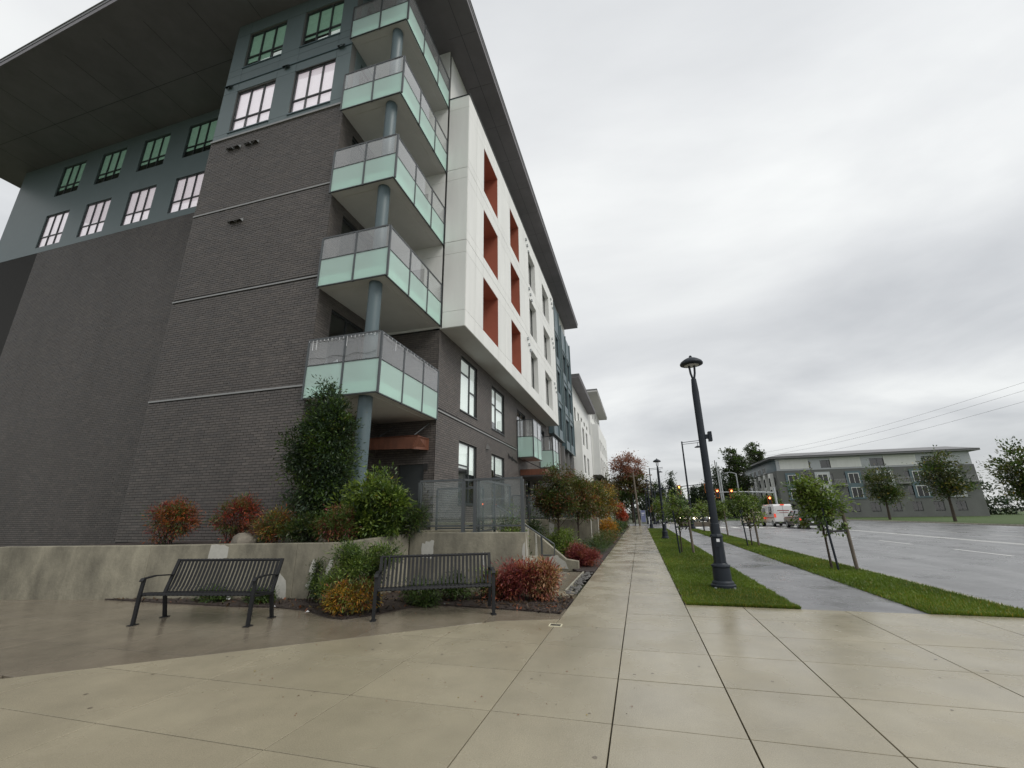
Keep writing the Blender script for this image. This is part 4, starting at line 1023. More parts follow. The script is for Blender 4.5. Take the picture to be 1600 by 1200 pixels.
# ============================================================ BENCHES
def make_bench():
    t = thing('park_bench', '', 'bench', (0, 0, 0))
    L = 1.78; B = M['bench']
    def bseat(y): return 0.41+0.03*(1-y/0.45)
    # seat slats run front to back, back slats run up; both curl over tube rails
    sm = None
    f = MB(); f.tube([(-L/2, 0.0, .415), (L/2, 0.0, .415)], .02, n=8); fr_ = f.build('front_rail', B, t, smooth=True)
    f = MB(); f.tube([(-L/2, .43, .375), (L/2, .43, .375)], .018, n=8); f.build('rear_rail', B, t, smooth=True)
    f = MB(); f.tube([(-L/2, .60, .84), (L/2, .60, .84)], .02, n=8); f.build('top_rail', B, t, smooth=True)
    n = 27; me_s = me_b = None
    for k in range(n):
        x = -L/2+.045+k*(L-.09)/(n-1)
        if me_s is None:
            a = MB(); w = .019
            prof = [(-.02, .40), (-.005, .437), (.12, .425), (.26, .40), (.40, .39), (.44, .40)]
            for (y0, z0), (y1, z1) in zip(prof[:-1], prof[1:]): a.bar((0, y0, z0), (0, y1, z1), w*2, .008)
            o = a.build('seat_slat', B, t); o.location = (x, 0, 0); me_s = o.data
            a = MB(); prof = [(.43, .41), (.47, .47), (.52, .60), (.56, .72), (.592, .84), (.615, .86)]
            for (y0, z0), (y1, z1) in zip(prof[:-1], prof[1:]): a.bar((0, y0, z0), (0, y1, z1), w*2, .008, up=(0, 1, 0))
            o = a.build('back_slat', B, t); o.location = (x, 0, 0); me_b = o.data
        else:
            link('seat_slat', me_s, t, (x, 0, 0)); link('back_slat', me_b, t, (x, 0, 0))
    for s in (-1, 1):
        x = s*(L/2+.02)
        f = MB().bar((x, .0, .63), (x, -.02, .40), .05, .03).bar((x, -.02, .40), (x, -.03, 0), .05, .035).box(x-.04, x+.04, -.09, .04, 0, .012); f.build('leg', B, t)
        f = MB().bar((x, .60, .86), (x, .43, .38), .05, .03).bar((x, .43, .38), (x, .52, 0), .05, .035).box(x-.04, x+.04, .46, .58, 0, .012); f.build('leg', B, t)
        f = MB().bar((x, -.02, .635), (x, .2, .655), .06, .018).bar((x, .2, .655), (x, .50, .63), .06, .018).bar((x, -.02, .64), (x, -.05, .60), .06, .015); f.build('armrest', B, t)
        f = MB().bar((x, -.0, .40), (x, .44, .365), .04, .03); f.build('side_rail', B, t)
    return t
b1 = make_bench()
b1.location = (-3.19, 6.72, 0); b1.rotation_euler = (0, 0, math.atan2(7.09-6.32, -2.40+3.98))
b1['label'] = 'black metal slatted bench in front of the concrete wall, nearer the red shrubs'; b1['group'] = 'black slatted benches on the plaza'
b2 = dup(b1, (-6.52, 5.47, 0), rad(10.5), 'black metal slatted bench at the left edge of the plaza')

# ============================================================ LAMPS
def make_lamp(h=5.0):
    t = thing('street_lamp', '', 'street lamp', (0, 0, 0)); LM = M['lamp']
    MB().lathe([(.0, .0), (.235, 0), (.235, .08), (.21, .10), (.205, .13), (.175, .16), (.165, .40), (.18, .42), (.175, .45), (.14, .47), (.13, .49)], n=28).build('base', LM, t, smooth=True)
    MB().lathe([(.12, .48), (.115, .98), (.13, 1.0), (.12, 1.03), (.10, 1.05)], n=8).build('base_collar', LM, t)
    MB().lathe([(.095, 1.04), (.09, 1.25), (.08, 1.26), (.075, h-.8), (.06, h-.55), (.055, h-.48), (0, h-.47)], n=20).build('pole', LM, t, smooth=True)
    MB().box(-.05, .05, -.135, -.12, .8, .93).build('door_plate', LM, t); MB().box(-.03, .03, -.138, -.1355, .9, .96).build('number_plate', M['paper'], t)
    m = MB(); m.tube([(-.01, 0, h-.50), (-.045, 0, h-.34), (-.06, 0, h-.12)], .024, n=8).tube([(.01, 0, h-.50), (.045, 0, h-.34), (.06, 0, h-.12)], .024, n=8); m.build('yoke', LM, t, smooth=True)
    MB().lathe([(.0, h-.13), (.14, h-.13), (.17, h-.15), (.25, h-.125), (.255, h-.10), (.235, h-.06), (.17, h-.01), (.12, h+.02), (.06, h+.045), (.03, h+.05), (.035, h+.075), (.02, h+.1), (0, h+.105)], n=32).build('lamp_head', LM, t, smooth=True)
    MB().lathe([(0, h-.16), (.10, h-.155), (.16, h-.148), (.165, h-.14)], n=24).build('lens', M['lens'], t, smooth=True)
    m = MB().box(.06, .13, -.05, .05, 3.05, 3.14).box(.13, .20, -.07, .07, 2.99, 3.2); m.build('sensor_box', LM, t)
    m = MB()
    for k in range(4):
        a_ = math.pi/4+k*math.pi/2; m.lathe([(0, .05), (.022, .05), (.022, 0), (.03, 0)][::-1], (.25*math.cos(a_), .25*math.sin(a_), 0), n=6)
    m.build('anchor_bolt', M['galv'], t)
    return t
lp = make_lamp(4.93); lp.location = (1.49, 10.27, 0); lp.rotation_euler = (0, 0, 0)
lp['label'] = 'tall slate street lamp with dome head, nearest one, in the grass strip'; lp['group'] = 'dome headed street lamps'
for y, lb in ((28.0, 'second dome headed street lamp along the grass strip'), (45.6, 'third dome headed street lamp, small, near the sidewalk end'), (62.5, 'farthest dome headed street lamp beyond the sidewalk end')):
    dup(lp, (1.30 if y < 40 else .95, y, 0), 0, lb, scale=.93)
# tall road light with double arm
def road_light(x, y, h, label, d=1):
    org(x, y, 0)
    t = thing('road_light', label, 'street light', (x, y, 0), group='tall road lights with twin arms')
    MB().lathe([(.24, 0), (.2, .25), (.15, .3), (.13, .9), (.09, .95), (.065, h)], (x, y, 0), n=14).build('pole', M['lamp'], t, smooth=True)
    m = MB().bar((x, y, h-.1), (x+d*1.75, y, h+.02), .05).bar((x, y, h-.28), (x+d*1.75, y, h-.16), .04).bar((x+d*1.35, y, h-.15), (x+d*1.35, y, h-.5), .04); m.build('arm', M['lamp'], t)
    MB().lathe([(0, .12), (.1, .12), (.3, .02), (.3, -.03), (0, -.03)], (x+d*1.35, y, h-.6), n=14).build('lamp_head', M['lamp'], t)
    org(); return t
road_light(4.42, 43.0, 7.85, 'tall dark road light with twin arm at the end of the far grass strip')
road_light(1.75, 61.0, 7.2, 'distant tall road light standing past the sidewalk end')

# ============================================================ FURTHER STREET THINGS
def signal(x, y, z, lens='red_lens', s=1.0, name='signal_head', parent=None, ped=False):
    m = MB().box(x-.17*s, x+.17*s, y, y+.2, z-.5*s, z+.5*s)
    h = m.build(name, M['black'] if not ped else M['black'], parent)
    MB().box(x-.25*s, x+.25*s, y+.21, y+.23, z-.6*s, z+.6*s).build('backplate', M['yellow_shell'], h)
    v = MB()
    for k, zz in enumerate((z+.32*s, z, z-.32*s)):
        v.add([(x+.15*s*math.cos(a_), y-d_, zz+.15*s*math.sin(a_)) for d_ in (0.0, .16) for a_ in [math.pi*i/6 for i in range(7)]], [(i, i+1, i+8, i+7) for i in range(6)])
    v.build('visor', M['black'], h)
    MB().lathe([(0, 0), (.13*s, 0)], (0, 0, 0), n=16)
    c_ = [(x+.12*s*math.cos(2*math.pi*i/14), y-.01, z+.32*s+.12*s*math.sin(2*math.pi*i/14)) for i in range(14)]
    MB().extr(c_, (0, .008, 0)).build('lit_lens', M[lens], h)
    for zz in (z, z-.32*s):
        MB().extr([(x+.1*s*math.cos(2*math.pi*i/12), y-.008, zz+.1*s*math.sin(2*math.pi*i/12)) for i in range(12)], (0, .006, 0)).build('dark_lens', M['frame'], h)
    return h
org(17.3, 65.2, 0)
t = thing('traffic_signal', 'grey traffic signal with long horizontal arm and two red heads over the road', 'traffic light', (17.3, 65.2, 0))
MB().lathe([(.2, 0), (.16, .3), (.13, 4.2), (.1, 4.4)], (17.3, 65.2, 0), n=12).build('pole', M['galv'], t, smooth=True)
MB().tube([(17.3, 65.2, 3.75), (14, 65.2, 3.95), (9.9, 65.2, 3.98)], [.09, .07, .05], n=8).build('mast_arm', M['galv'], t, smooth=True)
signal(10.35, 64.9, 3.82, parent=t); signal(12.1, 64.9, 3.78, parent=t); signal(16.5, 64.8, 2.75, parent=t)
org(); org(1.8, 62.2, 0)
t = thing('traffic_signal', 'dark traffic signal with thin curved arm reaching right from the sidewalk corner', 'traffic light', (2.2, 64.2, 0)); org(2.2, 64.2, 0)
MB().lathe([(.18, 0), (.13, .3), (.1, 4.3)], (2.2, 64.2, 0), n=12).build('pole', M['lamp'], t, smooth=True)
MB().tube([(2.2, 64.2, 4.1), (3.4, 64.2, 4.5), (6, 64.2, 4.85), (9.3, 64.2, 5.15)], [.08, .06, .05, .035], n=8).build('mast_arm', M['lamp'], t, smooth=True)
signal(5.45, 63.9, 4.4, 'orange_lens', parent=t); signal(8.95, 63.9, 4.5, 'orange_lens', parent=t)
signal(1.8, 64.0, 2.15, 'orange_lens', .55, 'walk_signal', t, True); signal(1.35, 63.8, 1.85, 'orange_lens', .55, 'walk_signal', t, True)
org()
for (x, y, h, lean, lb) in ((-0.15, 60, 6.6, -.25, 'leaning wooden utility pole at the far end of the sidewalk'), (-0.62, 55, 3.6, .0, 'short dark pole beside the leaning utility pole')):
    m = MB().tube([(x, y, -.2), (x+lean, y, h)], [.15 if h > 5 else .06, .11 if h > 5 else .05], n=10)
    if h > 5: m.box(x+lean-.5, x+lean+.5, y-.06, y+.06, h-.5, h-.4)
    org(x, y, 0); o = m.build('utility_pole', M['wood'] if h > 5 else M['lamp'], smooth=False); tag(o, lb, 'pole'); org()
for (px, py0, Y, lb) in ((1119, 722, 105, 'tall pale utility pole in front of the conifers, left one'), (1124, 735, 100, 'tall pale utility pole in front of the conifers, right one'), (1150, 740, 105, 'tall grey light pole before the poplars')):
    x, y, z = ony(px, py0, Y); org(x, y, 0)
    m = MB().tube([(x, y, -.2), (x, y, z)], [.17, .12], n=8)
    if px == 1150: m.tube([(x, y, z), (x-1.2, y, z+.35), (x-2.2, y, z+.2)], .07, n=6)
    tag(m.build('utility_pole', M['galv']), lb, 'pole'); org()
# overhead wires
m = MB()
for k, (z0, z1) in enumerate(((12.2, 15.5), (11.6, 14.6), (10.7, 13.4))):
    pts = []
    for i in range(25):
        t_ = i/24; pts.append((19+26*t_, 100-40*t_, z0+(z1-z0)*t_-1.2*math.sin(math.pi*t_)))
    m.tube(pts, .012, n=4)
tag(m.build('overhead_wires', M['black']), 'three thin power lines crossing the sky at right above the far building', 'wires')
# blue banner sign, bin
org(0.35, 58, 0); t = thing('banner_sign', 'upright blue banner sign at the end of the sidewalk', 'sign', (.35, 58, 0))
MB().box(.1, .62, 57.97, 58.03, .35, 1.75).build('board', M['bluesign'], t); MB().box(.06, .098, 57.98, 58.02, 0, 1.8).box(.622, .66, 57.98, 58.02, 0, 1.8).build('post', M['galv'], t); 
MB().box(.18, .54, 57.955, 57.968, 1.35, 1.45).box(.18, .45, 57.955, 57.968, 1.15, 1.22).build('print', M['paper'], t); org()
tag(MB().prism([(0.95, 57.0), (1.15, 57.0), (1.15, 57.2), (.95, 57.2)], 0, .95).build('marker_post', M['paper']), 'short white marker post beside the blue banner', 'post')
# far side green and cross street details
tag(MB().box(4.2, 8.4, 55.4, 56.0, -.12, .35).build('low_barrier', M['wood']), 'low brown barrier at the street corner before the waiting cars', 'barrier')

# people
def person(x, y, rz, top, bottom, label, stride=.22):
    t = thing('person', label, 'person', (x, y, -.01), rz)
    def skin(name, verts, edges, radii, m, root=0):
        me = bpy.data.meshes.new(name); me.from_pydata(verts, edges, []); me.materials.append(m)
        o = bpy.data.objects.new(name, me); col.objects.link(o); o.parent = t
        sk = o.modifiers.new('skin', 'SKIN'); sk.use_smooth_shade = True
        lay = me.skin_vertices[0] if me.skin_vertices else None
        if lay is None:
            return o
        for i, r in enumerate(radii): lay.data[i].radius = (r, r)
        lay.data[root].use_root = True
        s = o.modifiers.new('sub', 'SUBSURF'); s.levels = 1; s.render_levels = 1
        return o
    def lump(name, chains, m):
        mb = MB()
        for pts, rs in chains: mb.tube(pts, rs, n=12)
        return mb.build(name, m, t, smooth=True)
    s = stride
    body = lump('body', [([(0, 0, 1.32), (0, 0, 1.42), (0, -.01, 1.47), (0, -.02, 1.54), (0, -.015, 1.63), (0, 0, 1.68)], [.055, .05, .075, .088, .075, .02]),
                         ([(.27, -s*.8, .92), (.275, -s*.95, .83), (.27, -s, .78)], [.035, .042, .02]), ([(-.27, s*.8, .92), (-.275, s*.95, .83), (-.27, s, .78)], [.035, .042, .02])], M['skin'])
    lump('jacket', [([(0, 0, .86), (0, 0, 1.0), (0, 0, 1.2), (0, 0, 1.33), (0, 0, 1.4)], [.165, .155, .17, .165, .08]),
                    ([(.16, 0, 1.34), (.23, 0, 1.12), (.27, -s*.8, .9)], [.065, .055, .045]), ([(-.16, 0, 1.34), (-.23, 0, 1.12), (-.27, s*.8, .9)], [.065, .055, .045])], top)
    lump('trousers', [([(.08, 0, .92), (.09, -s*.4, .48), (.09, -s*.2, .08)], [.1, .07, .055]), ([(-.08, 0, .92), (-.09, s*.3, .48), (-.09, s*1.0, .1)], [.1, .07, .055])], bottom)
    lump('shoes', [([(.09, -s*.2+.05, .05), (.09, -s*.2-.16, .04)], [.05, .035]), ([(-.09, s*1.0+.05, .06), (-.09, s*1.0-.14, .04)], [.05, .035])], M['black'])
    lump('hair', [([(0, .01, 1.55), (0, .01, 1.64), (0, .0, 1.70)], [.085, .088, .03])], M['black'])
    return t
person(2.05, 59.0, rad(10), M['cloth_white'], M['cloth_dark'], 'pedestrian in a pale jacket walking at the far street corner')
person(2.95, 60.5, rad(170), M['cloth_dark'], M['cloth_dark'], 'pedestrian in dark clothes standing at the far street corner', .08)

# ============================================================ VEHICLES
def car(name, label, cat, loc, rz, paint, L=4.5, W=1.78, H=1.5, suv=False, van=False, lights='front', group='cars on the road', extra=None):
    t = thing(name, label, cat, loc, rz, group)
    g_ = .2
    if van:
        side = [(-L/2, .35), (-L/2, H*.93), (-L/2+.15, H), (L/2-1.6, H), (L/2-1.1, H*.93), (L/2-.55, H*.56), (L/2-.06, H*.46), (L/2, .35)]
        mb = MB(); n = len(side)
        def wv(y, z): return W/2*(1.0 if z < H*.5 else 1.0-.09*(z-H*.5)/(H*.5))
        vs = [(-wv(y, z), y, z) for y, z in side]+[(wv(y, z), y, z) for y, z in side]
        mb.add(vs, [tuple(range(n)), tuple(range(2*n-1, n-1, -1))]+[(i, i+n, (i+1) % n+n, (i+1) % n) for i in range(n)])
        body = mb.build('body', paint, t, bevel=.05)
        MB().box(-W*.36, -.02, -L/2-.012, -L/2, H*.60, H*.86).box(.02, W*.36, -L/2-.012, -L/2, H*.60, H*.86).build('rear_window', M['carwhite'], t)
        MB().box(-.006, .006, -L/2-.014, -L/2, .45, H*.95).build('door_seam', M['black'], t)
        MB().box(-W*.3, W*.3, -L/2-.02, -L/2-.008, H*.70, H*.735).box(-W*.2, W*.25, -L/2-.02, -L/2-.008, H*.62, H*.64).build('rear_lettering', M['carred'], t)
        MB().box(-.18, .18, -L/2-.03, -L/2+.02, H*.955, H*1.0).build('brake_light', M['taillight'], t)
        for s in (-1, 1):
            MB().box(s*W/2*.98-.02, s*W/2*.98+.02, -L/2+.9, -L/2+1.7, H*.56, H*.88).box(s*W/2*.98-.02, s*W/2*.98+.02, L/2-2.2, L/2-1.4, H*.56, H*.84).build('side_window', M['carglass'], t)
            MB().box(s*W/2-.018, s*W/2+.018, -L/2+.3, L/2-1.2, H*.38, H*.43).build('side_stripe', M['carred'], t)
        MB().box(-W/2, W/2, -L/2-.1, -L/2+.02, .3, .52).build('bumper', M['black'], t)
    else:
        hood = H*.62 if suv else H*.58
        lowp = [(-L/2, .3), (-L/2-.02, .62), (-L/2+.06, hood+.06), (-L/2+.25, hood+.12), (L*.16, hood+.08), (L/2-.45, hood-.02), (L/2-.06, hood-.16), (L/2, .5), (L/2-.03, .26)]
        mb = MB(); n = len(lowp)
        vs = [(-W/2*(.95 if z > hood else 1), y, z) for y, z in lowp]+[(W/2*(.95 if z > hood else 1), y, z) for y, z in lowp]
        mb.add(vs, [tuple(range(n)), tuple(range(2*n-1, n-1, -1))]+[(i, i+n, (i+1) % n+n, (i+1) % n) for i in range(n)])
        mb.build('body', paint, t, bevel=.05)
        r0, r1 = (-L/2+.22, -L/2+.42) if suv else (-L/2+.35, -L/2+1.0)
        y0, y1, y2, y3 = r0, r1, L*.02, L*.19; z0, z1 = hood+.08, H
        a = W/2*.93; b = W/2*.76
        mb = MB(); mb.add([(-a, y0, z0), (a, y0, z0), (a, y3, z0), (-a, y3, z0), (-b, y1, z1-.05), (b, y1, z1-.05), (b, y2, z1-.05), (-b, y2, z1-.05)],
                          [(0, 1, 5, 4), (1, 2, 6, 5), (2, 3, 7, 6), (3, 0, 4, 7)]); mb.build('windows', M['carglass'], t)
        mb = MB(); mb.add([(-b-.03, y1-.05, z1-.07), (b+.03, y1-.05, z1-.07), (b+.03, y2+.05, z1-.07), (-b-.03, y2+.05, z1-.07), (-b+.06, y1+.1, z1), (b-.06, y1+.1, z1), (b-.06, y2-.1, z1), (-b+.06, y2-.1, z1)],
                          [(0, 1, 5, 4), (1, 2, 6, 5), (2, 3, 7, 6), (3, 0, 4, 7), (4, 5, 6, 7)])
        for s in (-1, 1):
            for ya, yb in ((y0, y1), (y3, y2), ((y0+y3)/2, (y1+y2)/2)): mb.bar((s*a*1.005, ya, z0), (s*b*1.02, yb, z1-.06), .06)
        mb.build('roof', paint, t)
        MB().box(-W*.42, W*.42, -L/2-.06, -L/2, .28, .5).box(-W*.42, W*.42, L/2, L/2+.05, .24, .45).build('bumper', M['black'], t)
        MB().box(-.26, .26, -L/2-.075, -L/2-.062, .52, .63).build('number_plate', M['paper'], t)
    for s in (-1, 1):
        for y in (-L/2+.82, L/2-.85):
            w = MB(); cx_ = s*(W/2-.1); r = .33
            ring = [(math.cos(2*math.pi*i/18), math.sin(2*math.pi*i/18)) for i in range(18)]
            w.extr([(cx_-.1, y+r*c_, r+r*s_) for c_, s_ in ring], (.21, 0, 0)); wh = w.build('wheel', M['tyre'], t)
            w = MB(); w.extr([(cx_+s*.105-.01, y+.2*c_, r+.2*s_) for c_, s_ in ring], (.02, 0, 0)); w.build('rim', M['galv'], wh)
        zt = (.75 if not van else H*.42)
        MB().box(s*W*.44-.09, s*W*.44+.09, -L/2-.03, -L/2+.05, zt, zt+(.18 if not van else .35)).build('tail_lamp', M['taillight'], t)
        MB().box(s*W*.36-.15, s*W*.36+.15, L/2-.12, L/2+.01, .58, .74).build('headlight', M['headlight'] if lights == 'front' else M['lens'], t)
    return t
R_ = -.13
car('delivery_van', 'white high roofed van with red rear lettering, seen from behind on the road', 'van', (14.25, 54.8, R_), 0, M['carwhite'], L=5.6, W=1.85, H=2.25, van=True, lights='rear')
car('parked_car', 'cream white hatchback with amber lit tail driving ahead of the van', 'car', (12.45, 57.5, R_), 0, M['caramber'], L=4.3, H=1.5, suv=True, lights='rear')
car('parked_car', 'dark sport utility car at the right edge beside the white van', 'car', (14.75, 48.5, R_), 0, M['cardark'], L=4.7, H=1.65, W=1.85, suv=True, lights='rear')
for i, (x, y, pn, lb) in enumerate(((4.6, 73.5, 'carsilver', 'silver car with headlights on, leftmost of the cars waiting at the crossing'), (7.1, 74.5, 'carwhite', 'white car with bright headlights waiting in the middle lane at the crossing'),
                                    (9.6, 77, 'carsilver', 'grey car with headlights on waiting behind the tall road light'), (6.0, 83, 'cardark', 'dark car in the second row behind the waiting cars'),
                                    (11.6, 90, 'carwhite', 'small white car far up the road beyond the signals'), (8.8, 86, 'carred', 'dark red car in the second row of waiting traffic'))):
    car('queued_car', lb, 'car', (x, y, R_), math.pi, M[pn], lights='front', suv=(i % 2 == 1))

# ============================================================ BUILDING AT RIGHT
org(27.5, 100, 0)
t = thing('apartment_building', 'dark and white four storey building across the road at the right', 'building', (27.5, 100, 0))
def storey_ops(u0, u1, st, w, z0s, h): 
    r = []; u = u0
    while u+w < u1: r += [(u, u+w, z, z+h) for z in z0s]; u += st
    return r
fo = storey_ops(29.2, 58, 3.3, 1.5, (1.0, 3.9, 6.6), 1.7)
a_ = wall('y', 100, 1, 27.5, 60, 0, 9.2, fo, 'front_wall', M['stucco'], parent=t)
for o_ in fo: window('y', 100, 1, *o_, [0, .5, 1], [[], []], depth=.1, pane='pane_dark', room=False, parent=a_)
fo2 = storey_ops(31.5, 58, 4.2, 2.4, (9.5,), 1.5)
a2 = wall('y', 100.3, 1, 27.8, 60, 9.203, 11.6, fo2, 'top_floor_wall', M['galv'], parent=t)
for o_ in fo2: window('y', 100.3, 1, *o_, [0, .5, 1], [[], []], depth=.1, pane='pane_dark', room=False, parent=a2)
MB().box(28.2, 59.5, 102, 129, .3, 11.3).build('interior', M['room'], t)
so_ = storey_ops(101.2, 129, 3.0, 1.2, (1.0, 3.9, 6.4), 1.6)
sw_ = wall('x', 27.5, 1, 100.26, 130, 0, 9.2, so_, 'side_wall', M['stucco'], parent=t)
for o_ in so_: window('x', 27.5, 1, *o_, [0, .5, 1], [[], []], depth=.1, pane='pane_dark', room=False, parent=sw_)
wall('x', 27.8, 1, 100.6, 130, 9.203, 11.6, [], 'top_floor_wall', M['teal_dark'], parent=t)
for k in range(6):
    x = 29.0+5.2*k
    MB().box(x, x+2.6, 99.9, 99.995, 3.4, 8.7).build('stucco_bay', M['galv' if k % 2 else 'teal_dark'], t)
    for z in (3.7, 6.4):
        w_ = MB().box(x+.5, x+2.1, 99.86, 99.9, z, z+1.8).build('window', M['carglass'], t)
        MB().box(x+.42, x+.5, 99.84, 99.9, z-.08, z+1.88).box(x+2.1, x+2.18, 99.84, 99.9, z-.08, z+1.88).box(x+.5, x+2.1, 99.84, 99.9, z+1.8, z+1.88).box(x+1.27, x+1.33, 99.84, 99.86, z, z+1.8).build('frame', M['white'], w_)
    m = MB().box(x+2.8, x+4.9, 98.9, 99.99, 6.0, 6.15)
    for i in range(9): m.bar((x+2.85+i*.25, 98.95, 6.15), (x+2.85+i*.25, 98.95, 7.1), .05)
    m.box(x+2.8, x+4.9, 98.9, 99.0, 7.1, 7.17).build('balcony', M['trim'], t)
for k in range(3): MB().box(28.4+9*k, 33.6+9*k, 100.2, 100.29, 9.5, 11.4).build('white_panel', M['white'], t)
for k in range(7):
    y = 102.4+k*4.0; zt = 8.9
    b_ = MB().box(26.9, 27.49, y, y+1.7, 3.2, zt).build('white_bay', M['white'], t)
    for z in (3.9, 6.3): MB().box(26.86, 26.899, y+.4, y+1.3, z, z+1.7).build('window', M['carglass'], b_)
for k in range(7):
    MB().box(26.6, 27.49, 104.2+k*4, 106.2+k*4, 9.0, 9.15).build('balcony_slab', M['trim'], t)
    m = MB()
    for i in range(8): m.bar((26.65, 104.25+k*4+i*.27, 9.15), (26.65, 104.25+k*4+i*.27, 10.1), .05)
    m.box(26.6, 26.7, 104.2+k*4, 106.2+k*4, 10.1, 10.17).build('balcony_railing', M['trim'], t)
MB().prism([(26.4, 98.9), (61, 98.9), (61, 131), (26.4, 131)], 11.6, 11.95).build('roof_edge', M['fascia'], t)
MB().add([(26.3, 98.8, 11.96), (61, 98.8, 11.96), (61, 131, 11.96), (26.3, 131, 11.96), (30, 102.5, 12.9), (58, 102.5, 12.9), (58, 128, 12.9), (30, 128, 12.9)], [(0, 1, 5, 4), (1, 2, 6, 5), (2, 3, 7, 6), (3, 0, 4, 7), (4, 5, 6, 7)]).build('roof', M['fascia'], t)
org()

# ============================================================ PLANTS
# planter, raised ones
ys = 8.45
shrub('tall dark green columnar evergreen in the raised planter in front of the balcony column', 'tree', (-7.15, 8.5, .93),
      [(-7.2, 8.5, 2.0, .62, .42, 1.0), (-7.2, 8.5, 3.0, .92, .5, .95), (-6.95, 8.5, 3.5, .62, .45, .8), (-7.1, 8.5, 4.2, .42, .3, .55), (-7.12, 8.5, 4.7, .2, .18, .32), (-6.75, 8.45, 2.3, .5, .4, .8)],
      50000, .09, .03, ['dkgreen', 'bluegreen', 'green', 'olive', 'ltgreen'], [.42, .25, .22, .06, .05], 21, clump=.12, nclump=420, name='columnar_tree', stalks=40, stem=.02)
shrub('large bright green leafy shrub in the planter under the balcony', 'shrub', (-5.75, 8.5, .95),
      [(-5.75, 8.5, 1.45, .78, .4, .55), (-5.55, 8.5, 2.0, .55, .4, .45), (-5.15, 8.5, 1.6, .45, .35, .6), (-6.2, 8.45, 1.4, .4, .3, .4)],
      15000, .11, .036, ['dkgreen', 'green', 'ltgreen', 'yellow'], [.18, .36, .42, .04], 22, clump=.10, nclump=170, stalks=20)
shrub('fine leaved dark green shrub hanging at the right end of the planter', 'shrub', (-4.9, 8.75, 1.1),
      [(-4.9, 8.85, 1.35, .38, .25, .28), (-4.72, 8.85, 1.55, .25, .2, .22)], 4500, .10, .012, ['dkgreen', 'green', 'olive'], [.4, .4, .2], 23, clump=.09, nclump=60, stalks=8)
for i, (x, y, r, h, pal, w, lb) in enumerate((
        (-8.95, 8.15, .58, .66, ['green', 'olive', 'rust', 'scarlet', 'maroon'], [.22, .18, .25, .1, .25], 'tall red and orange nandina at the left end of the planter'),
        (-10.9, 8.1, .7, .6, ['green', 'orange', 'rust', 'maroon'], [.3, .2, .25, .25], 'rusty red shrub left of the nandina, against the brick'),
        (-7.7, 7.95, .45, .42, ['green', 'olive', 'rust', 'yellow', 'orange'], [.3, .2, .2, .12, .18], 'orange green shrub beside the boulder in the planter'),
        (-6.15, 7.95, .48, .45, ['dkgreen', 'green', 'olive', 'maroon', 'rust'], [.2, .3, .15, .15, .2], 'low maroon and green shrub at the foot of the columnar tree'),
        (-6.95, 7.95, .38, .36, ['dkgreen', 'green', 'olive'], [.5, .3, .2], 'low dark green shrub left of the columnar tree'))):
    shrub(lb, 'shrub', (x, y, .93), [(x, y, .93+h*.9, r, r*.6, h*.75), (x+r*.3, y, .93+h*1.35, r*.5, r*.4, h*.45)], int(9000*r*1.3), .075, .016, pal, w, 30+i, clump=.085, nclump=int(130*r*1.3), name='nandina' if i != 4 else 'shrub', stalks=16)
# boulder
def boulder(x, y, z, rx, ry, rz, label, seed):
    rng_ = random.Random(seed); m = MB(); n = 14; b = []
    for i in range(8):
        ph = math.pi*i/7-math.pi/2
        for k in range(n):
            th = 2*math.pi*k/n; q = 1+rng_.uniform(-.13, .13); m.v.append((x+rx*math.cos(ph)*math.cos(th)*q, y+ry*math.cos(ph)*math.sin(th)*q, z+rz*math.sin(ph)*q))
    for i in range(7):
        for k in range(n): m.f.append((i*n+k, i*n+(k+1) % n, (i+1)*n+(k+1) % n, (i+1)*n+k)); m.m.append(0)
    org(x, y, z); o = m.build('boulder', M['rock'], smooth=True); tag(o, label, 'rock'); org()
boulder(-8.2, 7.75, 1.0, .3, .22, .2, 'pale rounded boulder between the two shrubs in the planter', 3)
# in front of the wall
shrub('big green nandina with yellow lower leaves between the two benches', 'shrub', (-4.85, 6.85, 0),
      [(-4.75, 6.95, .62, .42, .38, .38), (-4.95, 6.9, .85, .3, .28, .2), (-4.35, 7.1, .85, .25, .25, .18), (-5.25, 7.0, .35, .3, .25, .25)],
      15000, .07, .015, ['dkgreen', 'green', 'ltgreen', 'olive'], [.2, .4, .3, .1], 41, clump=.08, nclump=190, name='nandina', stalks=24)
shrub('low golden yellow foliage at the foot of the green nandina', 'shrub', (-4.7, 6.55, 0),
      [(-4.72, 6.55, .24, .33, .22, .22), (-4.45, 6.7, .28, .28, .2, .2), (-4.95, 6.62, .15, .3, .15, .12)],
      6500, .07, .014, ['yellow', 'gold', 'olive', 'rust', 'ltgreen'], [.3, .12, .25, .18, .15], 42, clump=.06, nclump=90, name='nandina', stalks=10)
shrub('thin dark green sprig climbing on the wall behind the left bench', 'shrub', (-5.95, 7.3, 0),
      [(-5.95, 7.35, .55, .12, .08, .3), (-5.8, 7.25, .3, .22, .1, .22)], 2600, .055, .014, ['dkgreen', 'green'], [.6, .4], 43, clump=.05, nclump=50, stalks=8)
